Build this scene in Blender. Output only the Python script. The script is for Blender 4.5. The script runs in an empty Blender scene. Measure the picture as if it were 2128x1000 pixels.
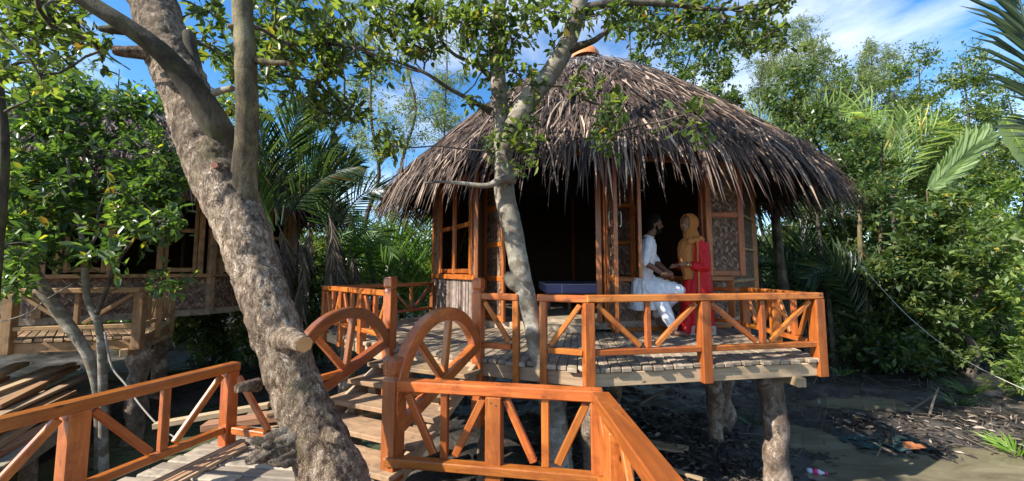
import bpy, bmesh, math, random
import numpy as np
from mathutils import Vector, Matrix, noise as mnoise
RAD = math.radians
random.seed(7); RNG = np.random.default_rng(7)
scene = bpy.context.scene
COL = scene.collection

# ------------------------------------------------------------------ camera
CZ = 1.40; PITCH = RAD(4.43); FPX = 800.0
cam_d = bpy.data.cameras.new('camera'); cam = bpy.data.objects.new('camera', cam_d); COL.objects.link(cam)
cam.location = (0, 0, CZ); cam.rotation_euler = (RAD(90) + PITCH, 0, 0)
cam_d.sensor_width = 36; cam_d.lens = FPX / 2128 * 36; cam_d.clip_start = .05; cam_d.clip_end = 600
scene.camera = cam

# ------------------------------------------------------------------ light
TO_SUN = Vector((-.73, -.39, .60)).normalized()
EL = math.asin(TO_SUN.z); AZ = math.atan2(TO_SUN.x, TO_SUN.y)
SKY_STRENGTH = .083
world = bpy.data.worlds.new('World'); scene.world = world; world.use_nodes = True
def build_world():
    nt = world.node_tree; nt.nodes.clear(); N = nt.nodes.new; L = nt.links.new
    out = N('ShaderNodeOutputWorld'); bg = N('ShaderNodeBackground'); bg.inputs['Strength'].default_value = SKY_STRENGTH
    sky = N('ShaderNodeTexSky'); sky.sky_type = 'NISHITA'; sky.sun_disc = False
    sky.sun_elevation = EL; sky.sun_rotation = AZ; sky.altitude = 0; sky.air_density = 1.0; sky.dust_density = .3; sky.ozone_density = 2.5
    tc = N('ShaderNodeTexCoord'); mp = N('ShaderNodeMapping'); mp.inputs['Scale'].default_value = (1, 1, 2.4)
    mp.inputs['Rotation'].default_value = (0, .25, .6)
    n1 = N('ShaderNodeTexNoise'); n1.inputs['Scale'].default_value = 2.1; n1.inputs['Detail'].default_value = 7; n1.inputs['Roughness'].default_value = .55
    n1.inputs['Distortion'].default_value = .3
    rp = N('ShaderNodeValToRGB'); rp.color_ramp.elements[0].position = .465; rp.color_ramp.elements[1].position = .78
    hs = N('ShaderNodeHueSaturation'); hs.inputs['Saturation'].default_value = 1.3; hs.inputs['Value'].default_value = 1.55
    mx = N('ShaderNodeMix'); mx.data_type = 'RGBA'; mx.inputs[7].default_value = (10.5, 10.8, 11.2, 1)
    L(tc.outputs['Generated'], mp.inputs[0]); L(mp.outputs[0], n1.inputs[0]); L(n1.outputs[0], rp.inputs[0]); L(rp.outputs[0], mx.inputs[0])
    L(sky.outputs[0], hs.inputs['Color']); L(hs.outputs[0], mx.inputs[6]); L(mx.outputs[2], bg.inputs[0]); L(bg.outputs[0], out.inputs[0])
build_world()
sun_d = bpy.data.lights.new('sun', 'SUN'); sun_d.energy = 5.0; sun_d.angle = RAD(.5); sun_d.color = (1, .94, .84)
sun = bpy.data.objects.new('sun', sun_d); COL.objects.link(sun); sun.rotation_euler = (-TO_SUN).to_track_quat('-Z', 'Y').to_euler()
vs = scene.view_settings; vs.view_transform = 'Standard'; vs.look = 'None'; vs.exposure = 1.0; vs.gamma = 1
scene.cycles.max_bounces = 6; scene.cycles.transparent_max_bounces = 8

# ------------------------------------------------------------------ materials
def new_mat(name):
    m = bpy.data.materials.new(name); m.use_nodes = True; nt = m.node_tree; nt.nodes.clear()
    o = nt.nodes.new('ShaderNodeOutputMaterial'); b = nt.nodes.new('ShaderNodeBsdfPrincipled')
    nt.links.new(b.outputs[0], o.inputs[0]); return m, nt, b, o
def ramp(nt, stops):
    r = nt.nodes.new('ShaderNodeValToRGB'); e = r.color_ramp.elements
    while len(e) < len(stops): e.new(.5)
    for i, (p, c) in enumerate(stops): e[i].position = p; e[i].color = (*c, 1)
    return r
def noise_node(nt, src, scale, detail=5, rough=.6, sc=(1, 1, 1), dist=0):
    mp = nt.nodes.new('ShaderNodeMapping'); mp.inputs['Scale'].default_value = sc
    n = nt.nodes.new('ShaderNodeTexNoise'); n.inputs['Scale'].default_value = scale; n.inputs['Detail'].default_value = detail
    n.inputs['Roughness'].default_value = rough; n.inputs['Distortion'].default_value = dist
    nt.links.new(src, mp.inputs[0]); nt.links.new(mp.outputs[0], n.inputs[0]); return n
def bump(nt, b, h, strength, dist=.01):
    n = nt.nodes.new('ShaderNodeBump'); n.inputs['Strength'].default_value = strength; n.inputs['Distance'].default_value = dist
    nt.links.new(h, n.inputs['Height']); nt.links.new(n.outputs[0], b.inputs['Normal'])
def addrand(nt, src, dst, amt):
    oi = nt.nodes.new('ShaderNodeObjectInfo'); mp = nt.nodes.new('ShaderNodeMath'); mp.operation = 'MULTIPLY'; mp.inputs[1].default_value = 50
    ad = nt.nodes.new('ShaderNodeVectorMath'); ad.operation = 'ADD'
    nt.links.new(oi.outputs['Random'], mp.inputs[0]); nt.links.new(src, ad.inputs[0]); nt.links.new(mp.outputs[0], ad.inputs[1]); return ad.outputs[0], oi.outputs['Random']
def mix(nt, fac, a, b, mode='MIX'):
    m = nt.nodes.new('ShaderNodeMix'); m.data_type = 'RGBA'; m.blend_type = mode
    for s, i in ((fac, 0), (a, 6), (b, 7)):
        if hasattr(s, 'is_output'): nt.links.new(s, m.inputs[i])
        elif i == 0: m.inputs[0].default_value = s
        else: m.inputs[i].default_value = (*s, 1)
    return m.outputs[2]
def m_wood(name, dark, mid, light, rough=.4, coat=0., grime=None, var=.35, spec=.5):
    m, nt, b, o = new_mat(name)
    tc = nt.nodes.new('ShaderNodeTexCoord'); src, rnd = addrand(nt, tc.outputs['Object'], None, 50)
    g = noise_node(nt, src, 22, 6, .6, (.10, 1, 1), 1.2)
    w = noise_node(nt, src, 3.2, 4, .6, (.35, 1, 1), .6)
    r = ramp(nt, [(.3, dark), (.5, mid), (.72, light)]); nt.links.new(g.outputs[0], r.inputs[0])
    c = mix(nt, .40, r.outputs[0], mix(nt, w.outputs[0], dark, light), 'MIX')
    hv = nt.nodes.new('ShaderNodeHueSaturation'); mr = nt.nodes.new('ShaderNodeMapRange')
    mr.inputs[3].default_value = 1 - var; mr.inputs[4].default_value = 1 + var
    nt.links.new(rnd, mr.inputs[0]); nt.links.new(mr.outputs[0], hv.inputs['Value']); nt.links.new(c, hv.inputs['Color'])
    mh = nt.nodes.new('ShaderNodeMapRange'); mh.inputs[3].default_value = .494; mh.inputs[4].default_value = .509
    fr2 = nt.nodes.new('ShaderNodeMath'); fr2.operation = 'FRACT'; ml2 = nt.nodes.new('ShaderNodeMath'); ml2.operation = 'MULTIPLY'; ml2.inputs[1].default_value = 7.3
    nt.links.new(rnd, ml2.inputs[0]); nt.links.new(ml2.outputs[0], fr2.inputs[0]); nt.links.new(fr2.outputs[0], mh.inputs[0]); nt.links.new(mh.outputs[0], hv.inputs['Hue'])
    c = hv.outputs[0]
    if grime:
        gn = noise_node(nt, src, 6, 6, .7); rr = ramp(nt, [(.48, (0, 0, 0)), (.68, (1, 1, 1))]); nt.links.new(gn.outputs[0], rr.inputs[0])
        c = mix(nt, rr.outputs[0], c, grime)
    k = nt.nodes.new('ShaderNodeTexVoronoi'); k.inputs['Scale'].default_value = 7
    mpk = nt.nodes.new('ShaderNodeMapping'); mpk.inputs['Scale'].default_value = (.5, 1, 1); nt.links.new(src, mpk.inputs[0]); nt.links.new(mpk.outputs[0], k.inputs[0])
    kr = ramp(nt, [(.03, (1, 1, 1)), (.10, (0, 0, 0))]); nt.links.new(k.outputs['Distance'], kr.inputs[0])
    c = mix(nt, kr.outputs[0], c, tuple(v * .45 for v in dark))
    nt.links.new(c, b.inputs['Base Color']); b.inputs['Roughness'].default_value = rough
    rrn = nt.nodes.new('ShaderNodeMapRange'); rrn.inputs[3].default_value = rough - .12; rrn.inputs[4].default_value = rough + .22
    nt.links.new(w.outputs[0], rrn.inputs[0]); nt.links.new(rrn.outputs[0], b.inputs['Roughness'])
    b.inputs['Specular IOR Level'].default_value = spec
    b.inputs['Coat Weight'].default_value = coat; b.inputs['Coat Roughness'].default_value = .22
    bump(nt, b, g.outputs[0], .35, .006); return m
def m_island(name, stops, rough=.6, trans=0., tint=(1, 1, 1), spec=.35, nscale=0):
    m, nt, b, o = new_mat(name)
    g = nt.nodes.new('ShaderNodeNewGeometry'); oi = nt.nodes.new('ShaderNodeObjectInfo')
    ad = nt.nodes.new('ShaderNodeMath'); ad.operation = 'ADD'; fr = nt.nodes.new('ShaderNodeMath'); fr.operation = 'FRACT'
    nt.links.new(g.outputs['Random Per Island'], ad.inputs[0]); nt.links.new(oi.outputs['Random'], ad.inputs[1]); nt.links.new(ad.outputs[0], fr.inputs[0])
    r = ramp(nt, stops); nt.links.new(fr.outputs[0], r.inputs[0]); c = r.outputs[0]
    if nscale:
        n = noise_node(nt, g.outputs['Position'], nscale, 5, .65)
        hv = nt.nodes.new('ShaderNodeHueSaturation'); mr = nt.nodes.new('ShaderNodeMapRange'); mr.inputs[1].default_value = .3; mr.inputs[2].default_value = .7
        mr.inputs[3].default_value = .55; mr.inputs[4].default_value = 1.5
        nt.links.new(n.outputs[0], mr.inputs[0]); nt.links.new(mr.outputs[0], hv.inputs['Value']); nt.links.new(c, hv.inputs['Color']); c = hv.outputs[0]
    nt.links.new(c, b.inputs['Base Color']); b.inputs['Roughness'].default_value = rough; b.inputs['Specular IOR Level'].default_value = spec
    if trans:
        t = nt.nodes.new('ShaderNodeBsdfTranslucent'); ms = nt.nodes.new('ShaderNodeMixShader'); ms.inputs[0].default_value = trans
        tc = mix(nt, 1., c, tint, 'MULTIPLY'); nt.links.new(tc, t.inputs[0])
        nt.links.new(b.outputs[0], ms.inputs[1]); nt.links.new(t.outputs[0], ms.inputs[2]); nt.links.new(ms.outputs[0], o.inputs[0])
    return m
def m_bark(name, dark, mid, light, moss=None, mossamt=.55, scale=14, bs=.9, sc=(1, 1, .45), blotch=None, crack=2.2, cdark=.42):
    m, nt, b, o = new_mat(name)
    tc = nt.nodes.new('ShaderNodeTexCoord'); src = tc.outputs['Object']
    n = noise_node(nt, src, scale, 8, .7, sc, .4)
    v = nt.nodes.new('ShaderNodeTexVoronoi'); v.feature = 'DISTANCE_TO_EDGE'; v.inputs['Scale'].default_value = scale * crack
    nd = noise_node(nt, src, 9, 4, .6, sc, 1.0); nt.links.new(nd.outputs['Color'], v.inputs[0])
    r = ramp(nt, [(.36, dark), (.5, mid), (.62, light)]); nt.links.new(n.outputs[0], r.inputs[0]); c = r.outputs[0]
    cr_ = ramp(nt, [(.0, (cdark, cdark * .93, cdark * .88)), (.16, (1, 1, 1))]); nt.links.new(v.outputs['Distance'], cr_.inputs[0]); c = mix(nt, .8, c, cr_.outputs[0], 'MULTIPLY')
    big = noise_node(nt, src, 2.6, 4, .6, (1, 1, .6))
    br = ramp(nt, [(.40, (.50, .46, .42)), (.6, (1.12, 1.1, 1.06))]); nt.links.new(big.outputs[0], br.inputs[0])
    c = mix(nt, 1., c, br.outputs[0], 'MULTIPLY')
    if blotch:
        bn = noise_node(nt, src, 7, 3, .5, (1, 1, 1.4), .8); rr = ramp(nt, [(.52, (0, 0, 0)), (.6, (1, 1, 1))]); nt.links.new(bn.outputs[0], rr.inputs[0])
        c = mix(nt, rr.outputs[0], c, blotch)
    if moss:
        mn = noise_node(nt, src, 4.5, 6, .65); rr = ramp(nt, [(1 - mossamt - .12, (0, 0, 0)), (1 - mossamt + .12, (1, 1, 1))]); nt.links.new(mn.outputs[0], rr.inputs[0])
        c = mix(nt, rr.outputs[0], c, moss)
    nt.links.new(c, b.inputs['Base Color']); b.inputs['Roughness'].default_value = .85; b.inputs['Specular IOR Level'].default_value = .25
    h = nt.nodes.new('ShaderNodeMath'); h.operation = 'MULTIPLY_ADD'; h.inputs[1].default_value = 1.0
    mn2 = nt.nodes.new('ShaderNodeMath'); mn2.operation = 'MINIMUM'; mn2.inputs[1].default_value = .12; nt.links.new(v.outputs['Distance'], mn2.inputs[0])
    ml = nt.nodes.new('ShaderNodeMath'); ml.operation = 'MULTIPLY'; ml.inputs[1].default_value = 3; nt.links.new(mn2.outputs[0], ml.inputs[0])
    nt.links.new(n.outputs[0], h.inputs[0]); nt.links.new(ml.outputs[0], h.inputs[2])
    bump(nt, b, h.outputs[0], bs, .025); return m
def m_plain(name, col, rough=.6, spec=.4, nscale=0, namt=.3, bumpamt=0, coord='Object', metallic=0):
    m, nt, b, o = new_mat(name)
    b.inputs['Roughness'].default_value = rough; b.inputs['Specular IOR Level'].default_value = spec; b.inputs['Metallic'].default_value = metallic
    if nscale:
        tc = nt.nodes.new('ShaderNodeTexCoord'); n = noise_node(nt, tc.outputs[coord], nscale, 5, .6)
        c = mix(nt, n.outputs[0], tuple(v * (1 - namt) for v in col), tuple(min(1, v * (1 + namt)) for v in col)); nt.links.new(c, b.inputs['Base Color'])
        if bumpamt: bump(nt, b, n.outputs[0], bumpamt, .02)
    else: b.inputs['Base Color'].default_value = (*col, 1)
    return m
M = {}
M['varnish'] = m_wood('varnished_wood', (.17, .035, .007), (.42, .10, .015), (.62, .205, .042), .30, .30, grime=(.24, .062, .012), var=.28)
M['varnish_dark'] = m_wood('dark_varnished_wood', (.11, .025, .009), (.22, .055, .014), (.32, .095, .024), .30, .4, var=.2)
M['raw'] = m_wood('raw_timber', (.27, .17, .09), (.42, .29, .17), (.56, .42, .27), .65, 0, var=.25, spec=.3)
M['rawold'] = m_wood('weathered_timber', (.20, .12, .065), (.34, .21, .115), (.46, .31, .18), .7, 0, grime=(.15, .11, .08), var=.3, spec=.25)
M['warm'] = m_wood('warm_unvarnished_timber', (.20, .105, .045), (.33, .19, .085), (.46, .29, .15), .65, 0, grime=(.14, .085, .045), var=.25, spec=.25)
M['deck'] = m_wood('deck_planks', (.18, .132, .09), (.33, .25, .175), (.49, .39, .28), .7, 0, grime=(.13, .10, .08), var=.32, spec=.25)
M['walk'] = m_wood('boardwalk_planks', (.18, .14, .10), (.32, .26, .195), (.47, .39, .30), .72, 0, grime=(.17, .145, .12), var=.25, spec=.25)
M['reddish'] = m_wood('reddish_offcut_timber', (.22, .10, .05), (.36, .18, .09), (.5, .30, .17), .65, 0, var=.35, spec=.3)
M['thatch'] = m_island('dry_palm_thatch', [(0, (.026, .017, .013)), (.45, (.068, .044, .033)), (.77, (.135, .09, .066)), (.92, (.26, .185, .135)), (1, (.47, .36, .27))], .7, .06, (1, .85, .6), .3, 1.1)
M['thatch_old'] = m_island('weathered_grey_thatch', [(0, (.035, .031, .030)), (.45, (.08, .071, .069)), (.82, (.155, .138, .13)), (1, (.32, .285, .26))], .75, .04, (1, .9, .8), .25, 1.1)
M['under'] = m_plain('thatch_underlay', (.06, .045, .035), .9, .1, 8, .4)
M['weave'] = m_island('woven_palm_wall', [(0, (.065, .034, .02)), (.5, (.15, .085, .05)), (.85, (.24, .145, .09)), (1, (.36, .25, .17))], .55, 0, spec=.4)
M['stick'] = m_island('split_stick_wall', [(0, (.09, .06, .045)), (.5, (.20, .145, .115)), (1, (.36, .29, .25))], .55, 0, spec=.4, nscale=9)
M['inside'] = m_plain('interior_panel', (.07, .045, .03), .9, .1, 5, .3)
M['bark'] = m_bark('rough_pale_bark', (.13, .082, .052), (.46, .345, .245), (.76, .63, .49), moss=(.20, .17, .065), mossamt=.30, scale=30, bs=1.0, crack=.85, cdark=.22)
M['limbbark'] = m_bark('mossy_limb_bark', (.06, .047, .03), (.15, .12, .07), (.30, .25, .15), moss=(.17, .15, .032), mossamt=.34, bs=.4, scale=9)
M['darkbark'] = m_bark('dark_limb_bark', (.05, .042, .032), (.10, .085, .06), (.17, .145, .105), moss=(.09, .09, .03), mossamt=.4, bs=.45, scale=9)
M['palebark'] = m_bark('smooth_grey_bark', (.20, .18, .14), (.36, .335, .27), (.50, .47, .40), bs=.35, scale=6, sc=(1, 1, 1.6), blotch=(.17, .14, .10))
M['thinbark'] = m_bark('thin_trunk_bark', (.06, .05, .04), (.14, .12, .095), (.24, .21, .17), bs=.3, scale=8)
M['logbark'] = m_bark('stilt_log_bark', (.17, .12, .09), (.40, .31, .24), (.62, .52, .44), bs=.8, scale=7, sc=(1, 1, .7), blotch=(.20, .14, .10))
M['cut'] = m_plain('cut_wood_face', (.50, .27, .11), .7, .2, 30, .35)
M['pinkcut'] = m_plain('fresh_pink_cut', (.55, .22, .15), .7, .2, 30, .2)
M['root'] = m_bark('gnarled_root_wood', (.12, .09, .07), (.30, .25, .2), (.52, .46, .38), bs=1.0, scale=10)
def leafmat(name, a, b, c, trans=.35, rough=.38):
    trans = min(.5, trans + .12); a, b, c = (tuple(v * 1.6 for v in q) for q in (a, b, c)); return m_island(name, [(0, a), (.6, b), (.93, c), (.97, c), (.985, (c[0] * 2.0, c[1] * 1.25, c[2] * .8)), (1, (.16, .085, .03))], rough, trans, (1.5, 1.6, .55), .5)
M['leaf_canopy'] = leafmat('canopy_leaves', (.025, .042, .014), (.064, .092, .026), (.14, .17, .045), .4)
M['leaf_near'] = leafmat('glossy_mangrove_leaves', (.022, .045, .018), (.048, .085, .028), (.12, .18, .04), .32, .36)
M['leaf_dark'] = leafmat('dark_and_shaded_leaves', (.018, .036, .013), (.046, .076, .025), (.10, .135, .04), .26, .34)  # dark greens, also used to put shade into the colour of bushes
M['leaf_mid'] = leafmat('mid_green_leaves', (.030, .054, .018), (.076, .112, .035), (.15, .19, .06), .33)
M['leaf_bright'] = leafmat('sunlit_green_leaves', (.045, .08, .022), (.10, .15, .04), (.2, .25, .06), .4)  # lighter greens that put sunlight into the leaf colour
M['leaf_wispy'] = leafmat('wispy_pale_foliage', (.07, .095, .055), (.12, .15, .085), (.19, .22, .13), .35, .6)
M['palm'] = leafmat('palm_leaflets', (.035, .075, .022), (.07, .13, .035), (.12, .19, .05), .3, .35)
M['palm_dark'] = leafmat('shaded_palm_leaflets', (.012, .028, .014), (.027, .05, .024), (.06, .085, .035), .2, .35)  # darker copy of the palm green, with shade put into the colour
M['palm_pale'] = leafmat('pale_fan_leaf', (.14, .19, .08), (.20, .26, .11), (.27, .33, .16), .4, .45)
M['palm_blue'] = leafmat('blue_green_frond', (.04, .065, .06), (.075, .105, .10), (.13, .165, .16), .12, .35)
M['palm_dead'] = m_island('dead_palm_leaves', [(0, (.04, .03, .022)), (.6, (.09, .07, .05)), (1, (.2, .16, .11))], .7, .05, (1, .9, .6))
M['banana'] = leafmat('banana_leaf', (.2, .26, .06), (.24, .31, .08), (.3, .36, .1), .45, .5)
M['grass'] = leafmat('sprouting_grass', (.09, .17, .025), (.14, .24, .035), (.22, .32, .05), .35)
M['litter'] = m_island('fallen_leaf_litter', [(0, (.03, .024, .02)), (.55, (.075, .06, .048)), (.88, (.16, .125, .095)), (1, (.42, .36, .29))], .8, 0)
M['skin_m'] = m_plain('brown_skin', (.17, .085, .05), .5, .4, 20, .1)
M['skin_f'] = m_plain('light_brown_skin', (.26, .14, .09), .5, .4, 20, .1)
M['hair'] = m_plain('black_hair', (.008, .007, .006), .8, .15, 60, .4)
M['white_cloth'] = m_plain('white_cotton', (.80, .82, .86), .85, .15, 25, .04, .15)
M['red_cloth'] = m_plain('red_silk', (.46, .005, .010), .55, .3, 18, .25, .2)
M['gold_cloth'] = m_plain('ochre_scarf', (.40, .165, .05), .8, .2, 25, .18, .2)
M['gold'] = m_plain('gold_trim', (.75, .52, .2), .3, .5, metallic=1)
M['eye'] = m_plain('eye_dark', (.015, .01, .01), .2, .5)
M['lip'] = m_plain('lips', (.28, .10, .08), .5, .3)
M['clay'] = m_plain('terracotta_pot', (.52, .20, .075), .6, .3, 9, .25)
M['mattress'] = m_plain('blue_violet_mattress', (.27, .27, .52), .8, .2, 40, .2)
M['piping'] = m_plain('white_mattress_piping', (.75, .75, .8), .8, .2)
M['metal'] = m_plain('steel_handle', (.35, .35, .35), .4, .5, metallic=1)
M['rope'] = m_plain('pale_rope', (.55, .52, .46), .8, .2)
M['vine'] = m_plain('pale_vine', (.27, .24, .20), .8, .2, 20, .3)
M['concrete'] = m_plain('grey_block', (.36, .34, .31), .9, .2, 12, .3, .3)
M['pink'] = m_plain('pink_cap', (.7, .04, .15), .4, .5)
M['label_white'] = m_plain('bottle_plastic', (.55, .6, .66), .12, .6)
M['rust'] = m_plain('rusty_brown_leaf', (.36, .13, .05), .7, .3, 15, .3)
M['chip'] = m_plain('wood_chips', (.13, .105, .085), .8, .2)
def m_ground():
    m, nt, b, o = new_mat('wet_mud')
    g = nt.nodes.new('ShaderNodeNewGeometry'); p = g.outputs['Position']
    n = noise_node(nt, p, 1.3, 8, .65); f = noise_node(nt, p, 16, 8, .7)
    r = ramp(nt, [(.33, (.024, .022, .020)), (.52, (.055, .049, .043)), (.70, (.115, .10, .083))]); nt.links.new(n.outputs[0], r.inputs[0])
    r2 = ramp(nt, [(.35, (.55, .55, .55)), (.65, (1.35, 1.3, 1.25))]); nt.links.new(f.outputs[0], r2.inputs[0])
    nt.links.new(mix(nt, 1., r.outputs[0], r2.outputs[0], 'MULTIPLY'), b.inputs['Base Color'])
    mr = nt.nodes.new('ShaderNodeMapRange'); mr.inputs[1].default_value = .35; mr.inputs[2].default_value = .62; mr.inputs[3].default_value = .10; mr.inputs[4].default_value = .62
    nt.links.new(n.outputs[0], mr.inputs[0]); nt.links.new(mr.outputs[0], b.inputs['Roughness'])
    bump(nt, b, f.outputs[0], .8, .03); return m
def m_water(name, col, bumpy, rough=.04, ns=9):
    m, nt, b, o = new_mat(name); g = nt.nodes.new('ShaderNodeNewGeometry')
    n = noise_node(nt, g.outputs['Position'], 2.2, 4, .5); s = noise_node(nt, g.outputs['Position'], ns, 6, .6, (.5, 1.3, 1), .8)
    r = ramp(nt, [(.35, tuple(v * .65 for v in col)), (.68, tuple(v * 1.3 for v in col))]); nt.links.new(s.outputs[0], r.inputs[0])
    nt.links.new(r.outputs[0], b.inputs['Base Color']); b.inputs['Roughness'].default_value = rough; b.inputs['IOR'].default_value = 1.33
    bump(nt, b, n.outputs[0], bumpy, .05); return m
M['mud'] = m_ground()
M['water'] = m_water('murky_green_water', (.085, .10, .055), .10)
M['puddle'] = m_water('shallow_muddy_water', (.22, .185, .118), .05, .015, 2.5)

# ------------------------------------------------------------------ helpers
def link(o, parent=None):
    COL.objects.link(o)
    if parent is not None: o.parent = parent
    return o
def thing(name, label, cat, loc=(0, 0, 0), rotz=0, group=None):
    o = bpy.data.objects.new(name, None); o.empty_display_size = .1; COL.objects.link(o)
    o.location = loc; o.rotation_euler = (0, 0, rotz); o['label'] = label; o['category'] = cat
    if group: o['group'] = group
    o.matrix_basis = Matrix.Translation(loc) @ Matrix.Rotation(rotz, 4, 'Z'); return o
def tag(o, label, cat, group=None):
    o['label'] = label; o['category'] = cat
    if group: o['group'] = group
    return o
def winv(p):
    m = Matrix.Identity(4)
    while p is not None: m = p.matrix_basis.copy() @ m if False else p.matrix_basis @ m; p = p.parent
    return m.inverted()
def mobj(name, me, mat, parent=None, mw=None):
    """object from a mesh; mw is its world matrix"""
    o = bpy.data.objects.new(name, me); link(o, parent)
    if mat is not None and len(me.materials) == 0: me.materials.append(mat)
    mw = mw or Matrix.Identity(4)
    o.matrix_basis = (winv(parent) @ mw) if parent is not None else mw
    return o
def mesh_np(name, V, F, smooth=False):
    """V (n,3); F (m,k) all faces of k corners"""
    V = np.asarray(V, np.float32); F = np.asarray(F, np.int32); me = bpy.data.meshes.new(name); k = F.shape[1]
    me.vertices.add(len(V)); me.vertices.foreach_set('co', V.ravel())
    me.loops.add(F.size); me.loops.foreach_set('vertex_index', F.ravel())
    me.polygons.add(len(F)); me.polygons.foreach_set('loop_start', np.arange(0, F.size, k, dtype=np.int32))
    me.polygons.foreach_set('loop_total', np.full(len(F), k, np.int32))
    if smooth: me.polygons.foreach_set('use_smooth', np.ones(len(F), bool))
    me.update(calc_edges=True); return me
def mesh_py(name, V, F, smooth=False):
    me = bpy.data.meshes.new(name); me.from_pydata([tuple(v) for v in V], [], F); me.update()
    if smooth: me.polygons.foreach_set('use_smooth', np.ones(len(me.polygons), bool))
    return me
_boxes = {}
def box_mesh(l, w, h, bev=.006, mk=''):
    key = (round(l, 3), round(w, 3), round(h, 3), bev, mk)
    if key in _boxes: return _boxes[key]
    bm = bmesh.new(); bmesh.ops.create_cube(bm, size=1); bmesh.ops.scale(bm, vec=(l, w, h), verts=bm.verts)
    if bev: bmesh.ops.bevel(bm, geom=bm.edges[:], offset=min(bev, w * .3, h * .3), segments=1, affect='EDGES', profile=.5)
    me = bpy.data.meshes.new('beam'); bm.to_mesh(me); bm.free(); _boxes[key] = me; return me
def frame(p0, p1, up=(0, 0, 1), roll=0):
    p0 = Vector(p0); p1 = Vector(p1); x = (p1 - p0).normalized(); up = Vector(up)
    y = up.cross(x)
    if y.length < 1e-4: y = Vector((0, 1, 0)).cross(x)
    y.normalize(); z = x.cross(y)
    m = Matrix((x, y, z)).transposed().to_4x4(); m.translation = (p0 + p1) / 2
    return m
def beam(name, p0, p1, w, h, mat, parent=None, up=(0, 0, 1), bev=.006):
    """box from p0 to p1: h along 'up', w across"""
    L = (Vector(p1) - Vector(p0)).length
    return mobj(name, box_mesh(L, w, h, bev, mat if isinstance(mat, str) else mat.name), M[mat] if isinstance(mat, str) else mat, parent, frame(p0, p1, up))
def fromPx(px, py, y):
    """a point of the photograph laid out at distance y in front of the camera"""
    dx = (px - 1064) / FPX; dz = (500 - py) / FPX
    b = math.cos(PITCH) - dz * math.sin(PITCH); c = math.sin(PITCH) + dz * math.cos(PITCH)
    return Vector((dx * y / b, y, CZ + c * y / b))
def tube_arrays(pts, radii, seg=8, cap=True, rough=0., rscale=4., seed=0, ell=None):
    pts = [Vector(p) for p in pts]; n = len(pts); V = []; F = []
    t0 = (pts[1] - pts[0]).normalized(); ref = Vector((0, 1, 0)) if abs(t0.y) < .9 else Vector((1, 0, 0))
    u = (ref - t0 * ref.dot(t0)).normalized()
    for i in range(n):
        t = (pts[min(i + 1, n - 1)] - pts[max(i - 1, 0)]).normalized(); u = (u - t * u.dot(t)).normalized(); v = t.cross(u)
        for k in range(seg):
            a = 2 * math.pi * k / seg; d = u * math.cos(a) + v * math.sin(a); r = radii[i]
            if rough:
                q = pts[i] + d * r
                r *= 1 + rough * (mnoise.fractal((q + Vector((seed, seed, seed))) * rscale, .9, 2.0, 4))
            V.append(pts[i] + d * r)
    for i in range(n - 1):
        for k in range(seg):
            a = i * seg + k; b = i * seg + (k + 1) % seg; F.append((a, b, b + seg, a + seg))
    if cap:
        V.append(pts[0]); c0 = len(V) - 1; V.append(pts[-1]); c1 = len(V) - 1
        for k in range(seg):
            F.append((c0, (k + 1) % seg, k, c0)); F.append((c1, (n - 1) * seg + k, (n - 1) * seg + (k + 1) % seg, c1))
        F = [f if len(set(f)) == 4 else tuple(dict.fromkeys(f)) for f in F]
    return V, F
def smooth_path(pts, radii, per=8):
    """Catmull-Rom resampling"""
    P = [Vector(p) for p in pts]; out = []; ro = []
    for i in range(len(P) - 1):
        p0 = P[max(i - 1, 0)]; p1 = P[i]; p2 = P[i + 1]; p3 = P[min(i + 2, len(P) - 1)]
        for j in range(per):
            t = j / per
            out.append(.5 * ((2 * p1) + (p2 - p0) * t + (2 * p0 - 5 * p1 + 4 * p2 - p3) * t * t + (3 * p1 - p0 - 3 * p2 + p3) * t ** 3))
            ro.append(radii[i] * (1 - t) + radii[i + 1] * t)
    out.append(P[-1]); ro.append(radii[-1]); return out, ro
def merge(parts):
    V = []; F = []
    for v, f in parts:
        o = len(V); V += list(v); F += [tuple(i + o for i in q) for q in f]
    return V, F
def tube(name, pts, radii, mat, parent=None, seg=8, per=6, rough=0., rscale=4., seed=0, origin=None):
    if per > 1: pts, radii = smooth_path(pts, radii, per)
    V, F = tube_arrays(pts, radii, seg, True, rough, rscale, seed)
    me = mesh_py(name, V, F, True); return mobj(name, me, M[mat] if isinstance(mat, str) else mat, parent)
def thin_tubes(A, B, r0, r1, seg=3):
    """many straight tapering sticks at once; A,B (n,3)"""
    A = np.asarray(A, float); B = np.asarray(B, float); n = len(A); d = B - A; d /= np.maximum(np.linalg.norm(d, axis=1, keepdims=True), 1e-9)
    ref = np.where(np.abs(d[:, 2:3]) < .9, np.array([[0, 0, 1.]]), np.array([[1., 0, 0]])); u = np.cross(d, ref); u /= np.linalg.norm(u, axis=1, keepdims=True); v = np.cross(d, u)
    r0 = np.broadcast_to(np.asarray(r0, float), (n,)); r1 = np.broadcast_to(np.asarray(r1, float), (n,)); V = np.zeros((n, 2 * seg, 3))
    for k in range(seg):
        a = 2 * math.pi * k / seg; e = u * math.cos(a) + v * math.sin(a); V[:, k] = A + e * r0[:, None]; V[:, seg + k] = B + e * r1[:, None]
    f = np.array([[k, (k + 1) % seg, seg + (k + 1) % seg, seg + k] for k in range(seg)]); F = (f[None] + (np.arange(n) * 2 * seg)[:, None, None]).reshape(-1, 4)
    return V.reshape(-1, 3), F
def nrm(a): return a / np.maximum(np.linalg.norm(a, axis=-1, keepdims=True), 1e-9)
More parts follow.
